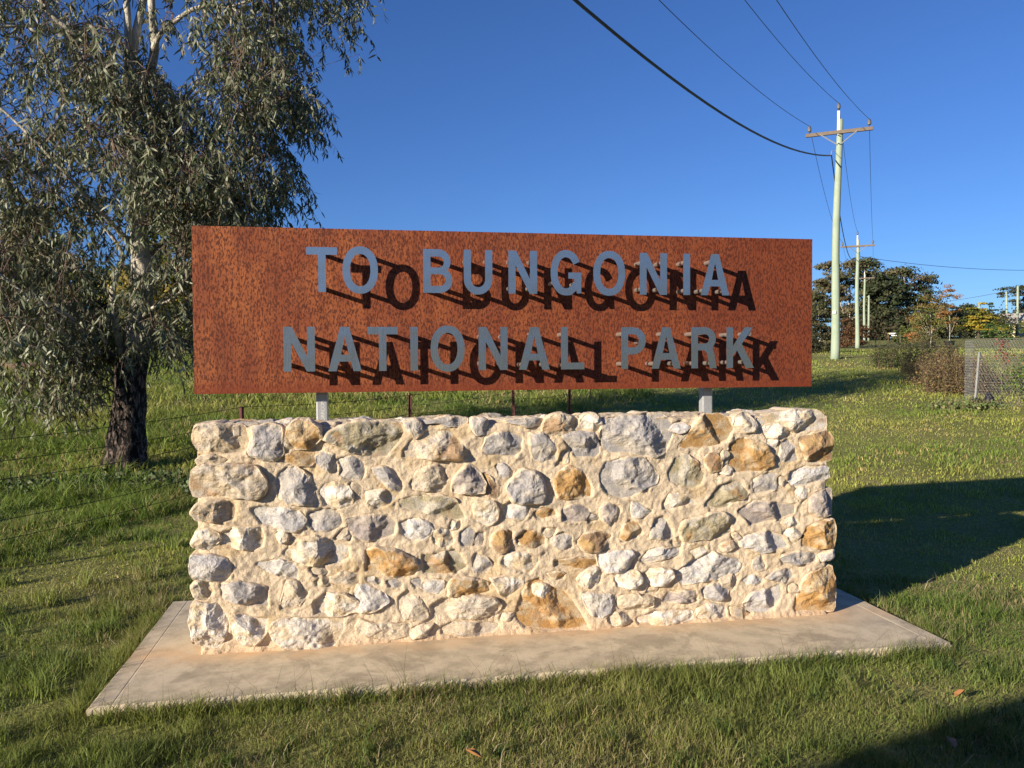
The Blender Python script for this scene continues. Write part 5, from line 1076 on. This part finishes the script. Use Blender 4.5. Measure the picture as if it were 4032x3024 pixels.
    n = 9000; p = np.column_stack([rg.uniform(-3.2, 6.5, n), rg.uniform(-3.0, 3.5, n)]); p = p[slabmask(p, .02) & (fbm(p, 1.1, 3, 203) > -.02)]; n = len(p); P = np.column_stack([p, np.full(n, -.03)])
    blades('dead_thatch', P, rg.uniform(.04, .13, n), rg.uniform(.002, .0042, n), rg.uniform(1.0, 1.25, n), palette(n, [(.42, .34, .20), (.33, .25, .13), (.48, .41, .27)], rg, .2), rg, 'dead straw-coloured thatch lying flat in the turf')
    # coarse tussocks in the left verge
    T_ = []
    for k in range(190):
        q = rg.random(); c = np.array([-2.6+rg.random()*2.1, -1.0+rg.random()*4.8]) if q < .6 else np.array([-2.5+rg.random()*5, 3.5+rg.random()*6]); m_ = int(rg.integers(25, 80)); T_.append(np.column_stack([c[None]+rg.normal(size=(m_, 2))*.035, np.full(m_, rg.uniform(.07, .17))]))
    T_ = np.vstack(T_); T_ = T_[slabmask(T_, .03)]; n = len(T_); P = np.column_stack([T_[:, :2], terr(T_[:, 0], T_[:, 1])])
    blades('grass_tussocks', P, T_[:, 2]*rg.uniform(.5, 1.2, n), rg.uniform(.004, .007, n), rg.uniform(.15, .95, n), grass_col(P, rg, .2)*np.array([1.1, 1.15, 1.1]), rg, 'coarse green tussocks left of the slab and along the fence')
    # clover and small broad leaves in the turf
    n = 2600; p = sect(n, 2.6, 6.5, rg); p = np.column_stack([.9+np.sqrt(2.6**2+(6.5**2-2.6**2)*rg.random(n))*np.sin(math.radians(10.2)+np.radians(rg.uniform(-39, 39, n))), 0*p[:, 0]]); 
    rr = np.sqrt(2.6**2+(6.5**2-2.6**2)*rg.random(n)); th = math.radians(10.2)+np.radians(rg.uniform(-39, 39, n)); p = np.column_stack([.9+rr*np.sin(th), -4.5+rr*np.cos(th)]); k = slabmask(p, .02) & (fbm(p, 1.5, 2, 77) > .08); p = p[k]; n = len(p)
    P = np.column_stack([p, np.full(n, -.062)]); nr = rand_unit(n, rg)*.4+np.array([0, 0, 1]); nr /= np.linalg.norm(nr, axis=1)[:, None]; v, f = diamond_leaves(P, nr, rg.uniform(.006, .014, n), rg, .8)
    tag(mesh('clover', v, f, M_GRASS, col=np.repeat(palette(n, [(.08, .15, .03), (.11, .18, .05)], rg), 4, 0)), 'small round clover leaves scattered through the near turf', 'clover', kind='stuff')
    LF = [(2.28, -2.05), (3.22, -1.62), (1.32, -1.35), (-.9, -1.1), (.35, -1.9), (3.6, -1.2), (-1.5, .9)]
    for k, (x, y) in enumerate(LF):
        lb = ['curled orange fallen leaf in the grass at lower right', 'brown fallen leaf near the right corner of the slab', 'orange fallen leaf in the grass before the slab', 'brown leaf in the grass left of the slab', 'tan leaf lying low in the front grass', 'dry leaf at the right slab corner', 'yellow leaf on the left verge'][k]
        v = np.array([(-.03, 0, 0), (-.012, .016, .010), (.014, .014, .012), (.034, 0, .004), (.014, -.016, .014), (-.012, -.014, .008), (0, 0, -.002)]); f = [(0, 1, 6), (1, 2, 6), (2, 3, 6), (3, 4, 6), (4, 5, 6), (5, 0, 6)]
        o = mesh('fallen_leaf', v*1.2, f, m_plain('dry_leaf', ((.34, .15, .05), (.25, .15, .08), (.36, .17, .06))[k % 3], .7), loc=(x, y, tz(x, y)+.045)); o.rotation_euler = (.3*math.sin(k), .3*math.cos(k*2), k*1.3); tag(o, lb, 'leaf', 'fallen leaves in the grass')
build_grass()
